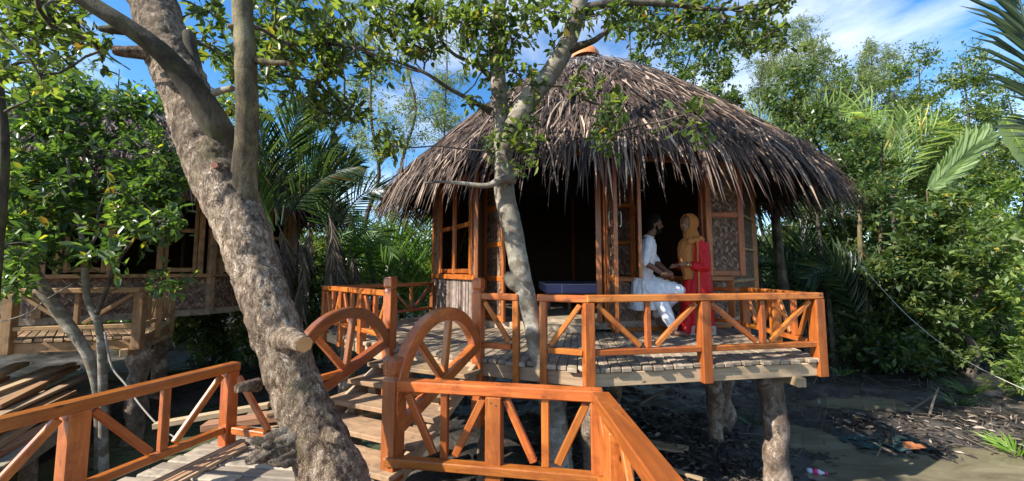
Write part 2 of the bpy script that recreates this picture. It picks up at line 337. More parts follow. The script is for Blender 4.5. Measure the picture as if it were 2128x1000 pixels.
# unit leaves: (along, across, off) with faces
LEAF6 = (np.array([[0, 0, 0], [.28, .42, .07], [.68, .40, .05], [1, 0, -.10], [.68, -.40, .05], [.28, -.42, .07]]), np.array([[0, 3, 2, 1], [0, 5, 4, 3]]))
LEAF4 = (np.array([[0, 0, 0], [.48, .45, .05], [1, 0, -.06], [.48, -.45, .05]]), np.array([[0, 3, 2, 1]]))
STRIP = (np.array([[0, -.5, .04], [0, .5, .04], [.5, .5, .03], [.5, -.5, .03], [1, .12, -.10], [1, -.12, -.10], ]), np.array([[0, 3, 2, 1], [3, 5, 4, 2]]))
def leaf_axes(D, U):
    D = nrm(D); S = nrm(np.cross(U, D)); N = np.cross(D, S); return D, S, N
def leaf_verts(P, D, U, L, W, shape):
    D, S, N = leaf_axes(D, U); k = shape[0]; L = L[:, None, None]; W = W[:, None, None]
    V = P[:, None] + L * k[None, :, 0:1] * D[:, None] + W * k[None, :, 1:2] * S[:, None] + L * k[None, :, 2:3] * N[:, None]
    F = shape[1][None] + (np.arange(len(P)) * len(k))[:, None, None]
    return V.reshape(-1, 3), F.reshape(-1, shape[1].shape[1])
_unit = {}
def unit_leaf(shape, mat, key):
    if key not in _unit:
        me = mesh_np('leaf', shape[0], shape[1]); me.materials.append(mat); _unit[key] = me
    return _unit[key]
def place_leaves(root, P, D, U, L, W, shape, matname, own=0, stuffname='crown', name='leaf'):
    """'own' leaves that show largest become parts; the rest is one part of kind stuff"""
    if own:
        dist = np.linalg.norm(P - np.array([0, 0, CZ]), axis=1)
        dirx = P[:, 0] / np.maximum(P[:, 1], .05); dirz = (P[:, 2] - CZ) / np.maximum(P[:, 1], .05)
        inv = (P[:, 1] > .3) & (np.abs(dirx) < 1.34) & (dirz < .72) & (dirz > -.55)
        score = np.where(inv, L / dist, -1); idx = np.argsort(-score)[:own]; idx = idx[score[idx] > 0]
        Dn, S, N = leaf_axes(D[idx], U[idx]); me = unit_leaf(shape, M[matname], (id(shape), matname)); iw = winv(root)
        for i, j in enumerate(idx):
            m = Matrix((Vector(Dn[i]) * L[j], Vector(S[i]) * W[j], Vector(N[i]) * L[j])).transposed().to_4x4(); m.translation = Vector(P[j])
            o = bpy.data.objects.new(name, me); COL.objects.link(o); o.parent = root; o.matrix_basis = iw @ m
        keep = np.ones(len(P), bool); keep[idx] = False; P, D, U, L, W = P[keep], D[keep], U[keep], L[keep], W[keep]
    if len(P):
        V, F = leaf_verts(P, D, U, L, W, shape); o = mobj(stuffname, mesh_np(stuffname, V, F), M[matname], root); o['kind'] = 'stuff'
def clusters(C, R, twigs, per, L, rng, up=.25, droop=0., flat=.85, spread=.9):
    """twigs radiating from each cluster centre C, leaves along them"""
    n = len(C); R = np.broadcast_to(np.asarray(R, float), (n,))
    d = rng.normal(size=(n, twigs, 3)); d[..., 2] *= flat; d[..., 2] += up; d = nrm(d)
    ln = R[:, None] * rng.uniform(.45, 1.15, (n, twigs)); A = np.repeat(C[:, None], twigs, 1); B = A + d * ln[..., None]; B[..., 2] -= droop * ln
    t = (np.arange(per) + rng.uniform(.0, .9, (n, twigs, per))) / per; t = .22 + .8 * t
    P = A[:, :, None] + (B - A)[:, :, None] * t[..., None]
    D = (d[:, :, None] * .7 + rng.normal(size=P.shape) * spread); D[..., 2] -= droop * 1.3; D = nrm(D)
    U = rng.normal(size=P.shape) * .55; U[..., 2] += 1.0
    Ls = L * rng.uniform(.65, 1.25, P.shape[:3]); 
    f = lambda a: a.reshape(-1, a.shape[-1])
    return f(P), f(D), f(U), Ls.ravel(), f(A), f(B)
def crown_centres(ells, n, rng, shell=.55, seed=0):
    out = []
    tot = sum(e[3] * e[4] * e[5] for e in ells)
    for (x, y, z, rx, ry, rz) in ells:
        m = max(3, int(n * rx * ry * rz / tot)); c = 0
        while c < m:
            v = nrm(rng.normal(size=3)) * rng.uniform(shell, 1.0); p = np.array([x, y, z]) + v * np.array([rx, ry, rz])
            if mnoise.noise(Vector(p * .9) + Vector((seed, 0, 0))) > rng.uniform(-.55, .35): out.append(p); c += 1
            elif rng.random() < .04: out.append(p); c += 1
    return np.array(out)
def branch_set(trunk_pts, C, rng, r0, r1, frac=.5, skip=0.):
    """boughs that grow from the trunk from cluster to cluster, thinner with every fork"""
    T = [np.array(tuple(p)) for p in trunk_pts]; nt_ = len(T)
    if frac < 1: C = C[rng.random(len(C)) < frac]
    if not len(C): z = np.zeros((0, 3)); return z, z, np.zeros(0), np.zeros(0)
    TA = np.array(T); order = np.argsort([np.linalg.norm(TA - c, axis=1).min() for c in C]); nodes = list(T); par = []
    for i in order:
        c = C[i]; N_ = np.array(nodes); d = np.linalg.norm(N_ - c, axis=1) + np.where(c[2] < N_[:, 2] - .05, .25, 0) + np.where(np.arange(len(N_)) < nt_, 0, .12)
        par.append(int(np.argmin(d))); nodes.append(c)
    cnt = np.ones(len(nodes))
    for k in range(len(par) - 1, -1, -1): cnt[par[k]] += cnt[nt_ + k]
    A = []; B = []; ra = []; rb = []; rr = lambda n: min(r0, r1 * n ** .45)
    for k, p in enumerate(par):
        s0, c = nodes[p], nodes[nt_ + k]; ln = np.linalg.norm(c - s0); mid = (s0 + c) / 2 + rng.normal(size=3) * .10 * ln + np.array([0, 0, .06 * ln]); prev = s0; m = 4
        q0 = rr(cnt[nt_ + k] + 1); q1 = rr(cnt[nt_ + k])
        for i in range(1, m + 1):
            t = i / m; pt = (1 - t) ** 2 * s0 + 2 * t * (1 - t) * mid + t * t * c + (rng.normal(size=3) * .012 if i < m else 0)
            A.append(prev); B.append(pt); ra.append(q0 + (q1 - q0) * (t - 1 / m)); rb.append(q0 + (q1 - q0) * t); prev = pt
    return np.array(A), np.array(B), np.array(ra), np.array(rb)
def tree(name, label, base, tops, ells, matleaf, n=120, twigs=9, per=8, leaf=.1, wr=.45, trunk_r=.07, bark='thinbark', shape=LEAF4, own=0, seed=1,
         group=None, cr=.45, twigr=0., trunkpts=None, frac=.5, up=.25, droop=0., branch_r=.03, spread=.9, shell=.55, cat='tree'):
    rng = np.random.default_rng(seed); t = thing(name, label, cat, base, 0, group)
    if trunkpts is None:
        top = Vector(tops); b = Vector(base); trunkpts = []
        for i in range(7):
            k = i / 6; p = b.lerp(top, k); w = .22 * math.sin(k * 3.1)
            trunkpts.append(p + Vector((rng.normal() * w, rng.normal() * w, 0)))
        rr = [trunk_r * (1.25 - 1.05 * i / 6) for i in range(7)]
        tube('trunk', trunkpts, rr, bark, t, 8, 4, .12, 5, seed)
    C = crown_centres(ells, n, rng, shell, seed * 7.3); cr *= .88
    tp, _ = smooth_path(trunkpts, [0] * len(trunkpts), 4)
    A, B, ra, rb = branch_set(tp, C, rng, branch_r, branch_r * .25, frac)
    P, D, U, L, TA, TB = clusters(C, cr * rng.uniform(.6, 1.25, len(C)), twigs, per, leaf, rng, up, droop, spread=spread)
    parts = []
    if len(A): parts.append(thin_tubes(A, B, ra, rb, 4))
    if twigr: parts.append(thin_tubes(TA, TB, twigr, twigr * .4, 3))
    if parts:
        Vs = [p[0] for p in parts]; off = np.cumsum([0] + [len(v) for v in Vs[:-1]]); Fs = [p[1] + o for p, o in zip(parts, off)]
        o = mobj('branches', mesh_np('branches', np.concatenate(Vs), np.concatenate(Fs)), M[bark], t); o['kind'] = 'stuff'
    place_leaves(t, P, D, U, L, L * wr * rng.uniform(.85, 1.15, len(L)), shape, matleaf, own); return t

# ------------------------------------------------------------------ layout
DZ = .57                                   # deck level above the boardwalk (z = 0)
HC = Vector((1.57, 8.45, 0)); HR = 3.2     # round hut: centre and wall radius
def fbm(x, y, s=1.): return mnoise.fractal(Vector((x * s, y * s, 3.7)), .9, 2., 5)
WATER_Z = -.925
def sst(a, b, x): t = min(1, max(0, (x - a) / (b - a))); return t * t * (3 - 2 * t)
def ground_h(x, y):
    h = -.80 + .085 * fbm(x, y, .55) + .045 * fbm(x + 9, y, 2.6) + .022 * fbm(x, y + 5, 7.0)
    h += .10 * sst(0, 2, x) * (1 - sst(2.0, 3.4, x))                      # rubbish bank below the hut's front
    ch = (1 - sst(-2.0, -.9, x)) * (1 - sst(5.4, 7.2, y)) * sst(-6.2, -4.8, x)
    h -= .34 * ch                                                         # channel beside the boardwalk
    h += .22 * (1 - sst(-7.0, -5.0, x)) * (1 - sst(7, 9, y))              # bank under the left hut
    pd = math.exp(-(((x - 5.2) / 1.9) ** 2 + ((y - 3.95) / 1.3) ** 2)); h -= .34 * pd
    pd = math.exp(-(((x - 6.0) / 1.2) ** 2 + ((y - 6.9) / .5) ** 2)); h -= .17 * pd
    pd = math.exp(-(((x - 4.1) / .8) ** 2 + ((y - 5.6) / .35) ** 2)); h -= .15 * pd
    h += .35 * sst(9.5, 14, y) + .25 * sst(8.5, 12, x)
    return h
def gz(x, y): return ground_h(x, y)
def build_ground():
    xs = np.concatenate([np.linspace(-200, -12, 12)[:-1], np.linspace(-12, -3, 40)[:-1], np.linspace(-3, 9.5, 210)[:-1], np.linspace(9.5, 16, 24)[:-1], np.linspace(16, 220, 12)])
    ys = np.concatenate([np.linspace(-120, -1, 10)[:-1], np.linspace(-1, 2, 12)[:-1], np.linspace(2, 10.5, 170)[:-1], np.linspace(10.5, 20, 24)[:-1], np.linspace(20, 320, 14)])
    V = [(x, y, ground_h(x, y)) for y in ys for x in xs]; nx = len(xs)
    F = [(j * nx + i, j * nx + i + 1, (j + 1) * nx + i + 1, (j + 1) * nx + i) for j in range(len(ys) - 1) for i in range(nx - 1)]
    o = mobj('mud_ground', mesh_np('mud_ground', V, F, True), M['mud']); o['kind'] = 'structure'
    for nm, mt, (x0, x1, y0, y1), z in (('channel_water', 'water', (-14, -.6, -6, 8.2), -.86), ('puddle_water', 'puddle', (2.2, 9.5, 1.2, 7.6), -.925)):
        o = mobj(nm, mesh_np(nm, [(x0, y0, z), (x1, y0, z), (x1, y1, z), (x0, y1, z)], [(0, 1, 2, 3)]), M[mt]); o['kind'] = 'structure'
build_ground()

# ------------------------------------------------------------------ boardwalk
def build_boardwalk():
    root = bpy.data.objects.new('boardwalk', None); COL.objects.link(root); root['kind'] = 'structure'
    rng = random.Random(3); y = -1.2; sl = -.12
    while y < 3.32:
        w = rng.uniform(.088, .118)
        xl = -2.36 - (3.35 - y) * .25 - rng.uniform(0, .05)
        xr = .63 + rng.uniform(0, .03) if y < 2.36 else -.86 - (y - 2.5) * .62 + rng.uniform(-.02, .05)
        if xl > -1.9 and y > 3.3: break
        cut = [xl, xr]
        if rng.random() < .45: cut = [xl, rng.uniform(xl + .7, xr - .5), xr]
        for a, b in zip(cut[:-1], cut[1:]):
            z = rng.uniform(-.004, .004)
            beam('plank', (a + .003, y + sl * a, -.02 + z), (b - .003, y + sl * b, -.02 + z + rng.uniform(-.004, .004)), w, .04, 'walk', root, bev=.008)
        y += w + .009
    for x in (-2.45, -1.2, .4): beam('joist', (x, -1.1, -.095), (x, 2.3 if x > 0 else 2.75, -.095), .08, .11, 'rawold', root)
    for p in ((-2.3, 3.1), (-2.5, 1.6), (-1.1, 2.75), (.45, 2.1), (.5, .4)):
        tube('pile', [(p[0], p[1], -1.3), (p[0], p[1], -.7), (p[0], p[1], -.15)], [.075, .07, .065], 'logbark', root, 10, 4, .2, 5, p[0])
    # loose light battens laid along the left edge, inside the railing
    for k in range(6):
        a = Vector((-2.22 + k * .028, 3.28 - k * .03, .012 + .002 * k)); b = Vector((-2.60 + k * .045, 1.6 + rng.uniform(-.2, .2), .012 + .002 * k))
        o = beam('timber_batten', a, b, .024, .02, 'raw' if k % 3 else 'reddish', None, bev=.003)
        tag(o, 'long thin raw batten laid along the left edge of the boardwalk', 'batten', 'battens along the boardwalk edge')
build_boardwalk()

# ------------------------------------------------------------------ railings
def rail_bay(root, a, b, zf, pattern='V', mat='varnish', top=.615, bot=.13, tw=.085, th=.062, n=None, inset=.045, bs=.045, rails=True):
    """one bay between posts a and b (xy), floor level zf"""
    a = Vector((a[0], a[1], 0)); b = Vector((b[0], b[1], 0)); d = (b - a); L = d.length; d.normalize(); nn = Vector((d.y, -d.x, 0))
    P = lambda s, z: a + d * s + Vector((0, 0, zf + z))
    if rails: beam('bottom_rail', P(inset, bot), P(L - inset, bot), .06, .05, mat, root)
    zt = top - th; zb = bot + .025
    if pattern == 'V':
        m = L / 2; g = .075
        beam('baluster', P(m, zb), P(m, zt), bs, .05, mat, root, up=d)
        beam('brace', P(inset + .03, zt - .02), P(m - g, zb + .02), .036, bs, mat, root); beam('brace', P(L - inset - .03, zt - .02), P(m + g, zb + .02), .036, bs, mat, root)
    elif pattern == '\\': beam('brace', P(inset + .02, zt - .02), P(L - inset - .02, zb + .02), .036, bs, mat, root)
    elif pattern == '/': beam('brace', P(inset + .02, zb + .02), P(L - inset - .02, zt - .02), .036, bs, mat, root)
def post(root, p, z0, z1, mat='varnish', w=.085, d=(0, 1), notch=False, name='post'):
    d = Vector((d[0], d[1], 0)).normalized()
    if not notch: return beam(name, (p[0], p[1], z0), (p[0], p[1], z1), w, w, mat, root, up=d)
    # finial: shaft, waist, chamfered head as one turned profile of square sections
    h = w / 2; prof = [(z0, h), (z1 - .150, h), (z1 - .132, h * .80), (z1 - .118, h * .80), (z1 - .10, h), (z1 - .022, h), (z1, h * .74)]
    V = []; F = []; e = Vector((-d.y, d.x, 0)); c = Vector((0, 0, 0))
    for z, r in prof:
        for s, t in ((-1, -1), (1, -1), (1, 1), (-1, 1)):
            q = d * (s * r) + e * (t * r); V.append((z - z0, q.x, q.y))
    n = len(prof)
    for i in range(n - 1):
        for k in range(4): F.append((i * 4 + k, i * 4 + (k + 1) % 4, (i + 1) * 4 + (k + 1) % 4, (i + 1) * 4 + k))
    F += [(3, 2, 1, 0), tuple(range((n - 1) * 4, n * 4))]
    me = mesh_py(name, V, F); bm = bmesh.new(); bm.from_mesh(me); bmesh.ops.recalc_face_normals(bm, faces=bm.faces); bmesh.ops.bevel(bm, geom=[x for x in bm.edges], offset=.004, segments=1, affect='EDGES'); bm.to_mesh(me); bm.free()
    m = Matrix(((0, 1, 0, p[0]), (0, 0, 1, p[1]), (1, 0, 0, z0), (0, 0, 0, 1)))
    return mobj(name, me, M[mat], root, m)
def top_rail(root, a, b, z, mat='varnish', tw=.085, th=.062, over=0.): 
    a = Vector((*a, z - th / 2)); b = Vector((*b, z - th / 2)); d = (b - a).normalized()
    beam('top_rail', a - d * over, b + d * over, tw, th, mat, root, bev=.008)
def lerp2(a, b, t): return (a[0] + (b[0] - a[0]) * t, a[1] + (b[1] - a[1]) * t)

PL = (-1.30, 4.15); PR = (-.32, 3.72); PK = (.65, 3.33); PQ = (2.93, 3.75); PL0 = (-2.64, 5.50)
STAIR = Vector((-.43, -.90, 0)) * 1.0
SDIR = Vector((-.43, -.90, 0)).normalized()
# left boardwalk railing
t = thing('wooden_railing', 'orange varnished railing along the left side of the boardwalk, over the green water', 'railing', (-2.34, 3.2, 0))
dl = Vector((-.27, -.96, 0)).normalized(); lp = [Vector((-2.30, 3.22, 0)) + dl * s for s in (0, .93, 1.86, 2.79)]
for i, p in enumerate(lp): post(t, p, -.14, .585 if i else .578, d=dl, w=.10 if i else .09)
top_rail(t, lp[0].xy, lp[-1].xy, .645, over=.05, tw=.10, th=.066)
for a, b in zip(lp[:-1], lp[1:]): rail_bay(t, b, a, 0, top=.645, th=.066)
# short return beside the trunk
beam('bottom_rail', lp[0] + Vector((.06, -.01, .12)), lp[0] + Vector((.50, -.14, .12)), .06, .055, 'varnish', t)
beam('brace', lp[0] + Vector((.40, -.11, .15)), lp[0] + Vector((.08, -.02, .54)), .036, .045, 'varnish', t)
# right boardwalk railing
RP = (-.815, 2.73); RC = (.545, 2.50); 
t = thing('wooden_railing', 'orange varnished railing that turns a corner at the right front of the boardwalk', 'railing', (RP[0], RP[1], 0))
post(t, RP, -.02, .80, d=SDIR, w=.112, notch=True)
top_rail(t, lerp2(RP, RC, .035), RC, .65, over=.03, tw=.10, th=.07)
mid = lerp2(RP, RC, .515); fd = (RC[0] - RP[0], RC[1] - RP[1])
post(t, mid, -.17, .578, d=fd, w=.105); post(t, RC, -.5, .578, d=fd, w=.10)
for a, b in ((lerp2(RP, RC, .02), mid), (mid, RC)): rail_bay(t, a, b, 0, top=.65, th=.07, bs=.05, rails=False)
fdv = Vector((fd[0], fd[1], 0)).normalized(); fn = Vector((fdv.y, -fdv.x, 0))
for z, off in ((.13, -.0),): beam('bottom_rail', Vector((*RP, z)) + fn * .045 - fdv * .03, Vector((*RC, z)) + fn * .04 + fdv * .02, .075, .055, 'varnish', t)
R2 = (.585, .15); sd = Vector((R2[0] - RC[0], R2[1] - RC[1], 0)).normalized()
top_rail(t, lerp2(RC, R2, .022), R2, .652, tw=.115, th=.074)
for k, s in enumerate((.42, 1.28, 2.1)):
    p = Vector((*RC, 0)) + sd * s; post(t, p, -.5, .576, d=sd, w=.125 if k == 0 else .10)
q0 = Vector((*RC, 0)) + sd * .42; q1 = Vector((*RC, 0)) + sd * 1.28; q2 = Vector((*RC, 0)) + sd * 2.1
rail_bay(t, q0, q1, 0, top=.65, th=.07); rail_bay(t, q1, q2, 0, top=.65, th=.07)
beam('bottom_rail', Vector((*RC, .13)) + sd * .06, q0 - sd * .07 + Vector((0, 0, .13)), .06, .055, 'varnish', t)
beam('brace', Vector((*RC, .52)) + sd * .06, q0 - sd * .08 + Vector((0, 0, .2)), .036, .06, 'varnish', t)
def nails(root, spots, r=.006):
    me = _unit.get('nail')
    if me is None:
        V, F = tube_arrays([(0, 0, -.001), (0, 0, .0025)], [1, .8], 8); V = [(v[0] * r, v[1] * r, v[2]) for v in V]; me = mesh_py('nail', V, F); me.materials.append(M['nail']); _unit['nail'] = me
    for p, n in spots:
        q = Vector(n).to_track_quat('Z', 'Y').to_matrix().to_4x4(); q.translation = Vector(p); o = bpy.data.objects.new('nail', me); COL.objects.link(o); o.parent = root; o.matrix_basis = winv(root) @ q
M['nail'] = m_plain('rusty_nail', (.10, .06, .04), .5, .4)
sp = [((RP[0] - SDIR.x * 0 + SDIR.x * .057 + .012 * k, RP[1] + SDIR.y * .057, z), SDIR) for k, z in ((1, .15), (-1, .11), (1, .60))]
for c_ in (mid, RC):
    for du, z in ((-.018, -.08), (.02, -.10), (-.015, .545), (.018, .53)):
        if c_ is RC and z < 0: continue
        sp.append((Vector((*c_, z)) + fdv * du + fn * .0535, fn))
for k in range(4):
    v = Vector((*RC, .689)) + sd * (.40 + .05 * (k % 2) + .8 * (k // 2)) + Vector((.02 * (-1) ** k, 0, 0)); sp.append((v, (0, 0, 1)))
for fr_ in (.03, .25, .50, .53, .78, .97): v = Vector((*lerp2(RP, RC, fr_), .6505)) + fn * (.02 if int(fr_ * 100) % 2 else -.015); sp.append((v, (0, 0, 1)))
nails(t, sp)
# deck front + right railing
t = thing('wooden_railing', 'orange varnished railing along the front and right edge of the raised deck', 'railing', (PR[0], PR[1], DZ))
edge_dir = lambda a, b: (b[0] - a[0], b[1] - a[1])
d1 = edge_dir(PR, PK); d2 = edge_dir(PK, PQ); d3 = edge_dir(PQ, (3.08, 5.6))
post(t, PR, -.05, 1.33, d=d1, w=.095, notch=True)
g1 = lerp2(PR, PK, .37); g2 = lerp2(PR, PK, .62); out = lambda p, d, o: (p[0] + d[1] / math.hypot(*d) * o, p[1] - d[0] / math.hypot(*d) * o)
post(t, g1, .38, DZ + .575, d=d1, w=.06); top_rail(t, lerp2(PR, PK, .04), lerp2(PR, PK, .40), DZ + .615, tw=.08); rail_bay(t, PR, g1, DZ, '\\')
post(t, g2, .38, DZ + .575, d=d1, w=.06); top_rail(t, lerp2(PR, PK, .58), PK, DZ + .615, tw=.08, over=.01); rail_bay(t, g2, PK, DZ, '/')
post(t, PK, .40, DZ + .552, d=d2, w=.09); mk = lerp2(PK, PQ, .475)
top_rail(t, lerp2(PK, PQ, .012), PQ, DZ + .618, over=.05, tw=.09)
post(t, mk, .40, DZ + .552, d=d2, w=.095); post(t, PQ, .40, DZ + .553, d=d2, w=.10)
rail_bay(t, PK, mk, DZ); rail_bay(t, mk, PQ, DZ)
E1 = (3.05, 5.10); m3 = lerp2(PQ, E1, .5)
top_rail(t, lerp2(PQ, E1, .04), E1, DZ + .612, over=.02, tw=.09); post(t, m3, .44, DZ + .548, d=d3, w=.09); post(t, E1, .44, DZ + .548, d=d3, w=.09)
rail_bay(t, PQ, m3, DZ); rail_bay(t, m3, E1, DZ)
E2 = (2.72, 5.50); beam('top_rail', (E1[0] - .04, E1[1] + .05, DZ + .575), (E2[0], E2[1], DZ + .575), .08, .05, 'varnish', t)
beam('bottom_rail', (E1[0] - .03, E1[1] + .03, DZ + .15), (E2[0], E2[1], DZ + .15), .06, .05, 'varnish', t)
# deck left railing
t = thing('wooden_railing', 'reddish varnished railing round the shaded left end of the raised deck', 'railing', (PL[0], PL[1], DZ))
post(t, PL, -.02, 1.33, d=edge_dir(PL, PR), w=.105, notch=True)
top_rail(t, lerp2(PL, PL0, .03), PL0, DZ + .615, over=.04); 
ms = [lerp2(PL, PL0, k) for k in (0, .36, .68, 1)]
for p in ms[1:]: post(t, p, .42, DZ + .55, d=edge_dir(PL0, PL), w=.085)
for a, b in zip(ms[1:], ms[:-1]): rail_bay(t, a, b, DZ)
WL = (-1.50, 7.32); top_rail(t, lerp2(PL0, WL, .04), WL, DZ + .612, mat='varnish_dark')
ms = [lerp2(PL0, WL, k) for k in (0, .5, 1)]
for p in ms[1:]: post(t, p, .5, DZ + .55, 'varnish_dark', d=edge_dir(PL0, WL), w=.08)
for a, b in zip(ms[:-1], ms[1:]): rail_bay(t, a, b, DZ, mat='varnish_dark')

# ------------------------------------------------------------------ half-wheel stair railings
def arch_mesh(ri, ro, w, n=22):
    V = []; F = []
    for i in range(n + 1):
        a = math.pi * i / n; c, s = math.cos(a), math.sin(a)
        for r, y in ((ri, -w / 2), (ro, -w / 2), (ro, w / 2), (ri, w / 2)): V.append((r * c, y, r * s))
    for i in range(n):
        for k in range(4): F.append((i * 4 + k, i * 4 + (k + 1) % 4, i * 4 + 4 + (k + 1) % 4, i * 4 + 4 + k))
    F += [(0, 1, 2, 3), (n * 4 + 3, n * 4 + 2, n * 4 + 1, n * 4)]
    me = mesh_py('arch', V, F); bm = bmesh.new(); bm.from_mesh(me); bmesh.ops.recalc_face_normals(bm, faces=bm.faces)
    bmesh.ops.bevel(bm, geom=[e for e in bm.edges if e.calc_face_angle(0) > .8], offset=.008, segments=1, affect='EDGES'); bm.to_mesh(me); bm.free(); return me
def half_wheel(top, hubz, label, mat):
    hub = Vector((top[0], top[1], 0)) + SDIR * .56; hub.z = hubz; r = .585
    x = Vector((-SDIR.x, -SDIR.y, .36)).normalized(); y = Vector((-SDIR.y, SDIR.x, 0)).normalized(); z = x.cross(y)
    if z.z < 0: y = -y; z = x.cross(y)
    m = Matrix((x, y, z)).transposed().to_4x4(); m.translation = hub
    t = thing('arched_railing', label, 'railing', tuple(hub), 0, None)
    mobj('arch', arch_mesh(r - .10, r, .085), M[mat], t, m)
    beam('chord_rail', hub - x * (r - .02), hub + x * (r - .04), .075, .09, mat, t, up=z)
    for a, rl in ((62, 1), (112, 1), (160, .98)):
        dv = x * math.cos(RAD(a)) + z * math.sin(RAD(a)); beam('spoke', hub + dv * .03, hub + dv * (r - .095) * rl, .05, .055, 'varnish' if a != 62 else mat, t, up=y)
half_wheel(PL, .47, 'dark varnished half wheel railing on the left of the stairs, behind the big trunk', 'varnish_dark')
half_wheel(PR, .51, 'orange varnished half wheel railing on the right of the stairs, behind the corner post', 'varnish')

# ------------------------------------------------------------------ stairs
t = thing('wooden_stairs', 'pale plank stairs with open risers climbing from the boardwalk to the deck', 'stairs', (-1.3, 3.4, 0))
side = Vector((.914, -.407, 0)); 
for i in range(5):
    s = .02 + .235 * i; z = DZ - .105 * (i + 1) + .0; 
    if z < .03: break
    c = (Vector((*PL, 0)) + Vector((*PR, 0))) / 2 + SDIR * (s + .12); e = .53
    beam('tread', c - side * (e + .04) + Vector((0, 0, z)), c + side * (e + .06) + Vector((0, 0, z)), .27, .04, 'rawold', t, up=(0, 0, 1), bev=.006)
    for q in (-.36, .36): beam('riser_block', c + side * q + Vector((0, 0, max(.0, z - .14))), c + side * q + Vector((0, 0, z - .021)), .09, .09, 'rawold', t, up=SDIR)
for q in (-.50, .52):
    a = (Vector((*PL, 0)) + Vector((*PR, 0))) / 2 + side * q
    beam('stringer', a + Vector((0, 0, DZ - .10)) + SDIR * .02, a + SDIR * 1.12 + Vector((0, 0, -.05)), .05, .13, 'raw', t)

# ------------------------------------------------------------------ deck
def quad_plank(root, o0, o1, i0, i1, z, th, mat):
    pts = [Vector((*o0, 0)), Vector((*o1, 0)), Vector((*i1, 0)), Vector((*i0, 0))]; c = sum(pts, Vector()) / 4
    x = ((pts[2] + pts[3]) / 2 - (pts[0] + pts[1]) / 2).normalized(); y = Vector((0, 0, 1)).cross(x)
    loc = [Vector(((p - c).dot(x), (p - c).dot(y), 0)) for p in pts]
    V = [(p.x, p.y, th / 2) for p in loc] + [(p.x, p.y, -th / 2) for p in loc]
    F = [(0, 1, 2, 3), (7, 6, 5, 4), (0, 4, 5, 1), (1, 5, 6, 2), (2, 6, 7, 3), (3, 7, 4, 0)]
    bm = bmesh.new(); vs = [bm.verts.new(v) for v in V]; [bm.faces.new([vs[i] for i in f]) for f in F]; bmesh.ops.recalc_face_normals(bm, faces=bm.faces)
    bmesh.ops.bevel(bm, geom=bm.edges[:], offset=.007, segments=1, affect='EDGES'); me = bpy.data.meshes.new('plank'); bm.to_mesh(me); bm.free()
    m = Matrix((x, y, Vector((0, 0, 1)))).transposed().to_4x4(); m.translation = (c.x, c.y, z); return mobj('plank', me, M[mat], root, m)
def stilt(root, x, y, z1, r, seed, mat='logbark'):
    b = gz(x, y) - .25; n = 9; rng = random.Random(seed)
    pts = [(x + rng.uniform(-.02, .02), y + rng.uniform(-.02, .02), b + (z1 - b) * i / n) for i in range(n + 1)]
    return tube('stilt', pts, [r * rng.uniform(.88, 1.14) for _ in pts], mat, root, 16, 4, .28, 4.5, seed * 3.1)
def build_deck(outer, inner, zc, label, mat, fmat, stilts, seed=1):
    root = thing('deck', label, 'deck', (*outer[0], zc)); rng = random.Random(seed)
    for k in range(len(outer) - 1):
        a, b, c, d = outer[k], outer[k + 1], inner[k], inner[k + 1]; L = math.dist(a, b); n = max(2, int(round(L / .098))); g = .035
        for i in range(n):
            jo = rng.uniform(-.015, .02); ea, eb = (i + g) / n, (i + 1 - g) / n
            o0, o1, i0, i1 = lerp2(a, b, ea), lerp2(a, b, eb), lerp2(c, d, ea), lerp2(c, d, eb)
            o0 = lerp2(o0, i0, jo); o1 = lerp2(o1, i1, jo)
            quad_plank(root, o0, o1, i0, i1, zc - .02 + rng.uniform(-.004, .004), .04, mat)
        dv = Vector((b[0] - a[0], b[1] - a[1], 0)).normalized(); nn = Vector((dv.y, -dv.x, 0)); ins = -nn * .045
        beam('fascia', Vector((*a, zc - .105)) + ins + dv * .03, Vector((*b, zc - .105)) + ins - dv * .03, .05, .12, fmat, root)
    for (x, y, r, sd) in stilts: stilt(root, x, y, zc - .16, r, sd)
    return root
outer = [(-1.42, 7.35), PL0, PL, PR, PK, (2.97, 3.72), (3.20, 5.9)]
inner = [(-.6, 7.2), (-.9, 6.9), (-.45, 6.0), (.3, 5.7), (1.0, 5.5), (2.95, 5.8), (2.9, 5.95)]
dk = build_deck(outer, inner, DZ, 'weathered plank deck on log stilts in front of the thatched round hut', 'deck', 'raw',
           [(2.62, 3.98, .112, 1), (2.55, 5.0, .095, 2), (1.35, 5.2, .08, 3), (.72, 3.62, .085, 4), (.45, 3.72, .06, 41), (-.25, 4.1, .1, 5), (-2.3, 5.5, .1, 6), (-1.2, 4.6, .1, 7), (3.0, 5.6, .11, 8), (3.9, 7.2, .11, 9), (-1.2, 7.4, .11, 10)])
beam('joist', (2.66, 3.62, DZ - .20), (2.66, 6.0, DZ - .20), .085, .085, 'raw', dk); beam('joist', (.6, 3.5, DZ - .20), (.9, 6.0, DZ - .20), .085, .085, 'raw', dk)
beam('joist', (-2.3, 5.3, DZ - .20), (.0, 5.9, DZ - .20), .085, .085, 'rawold', dk)

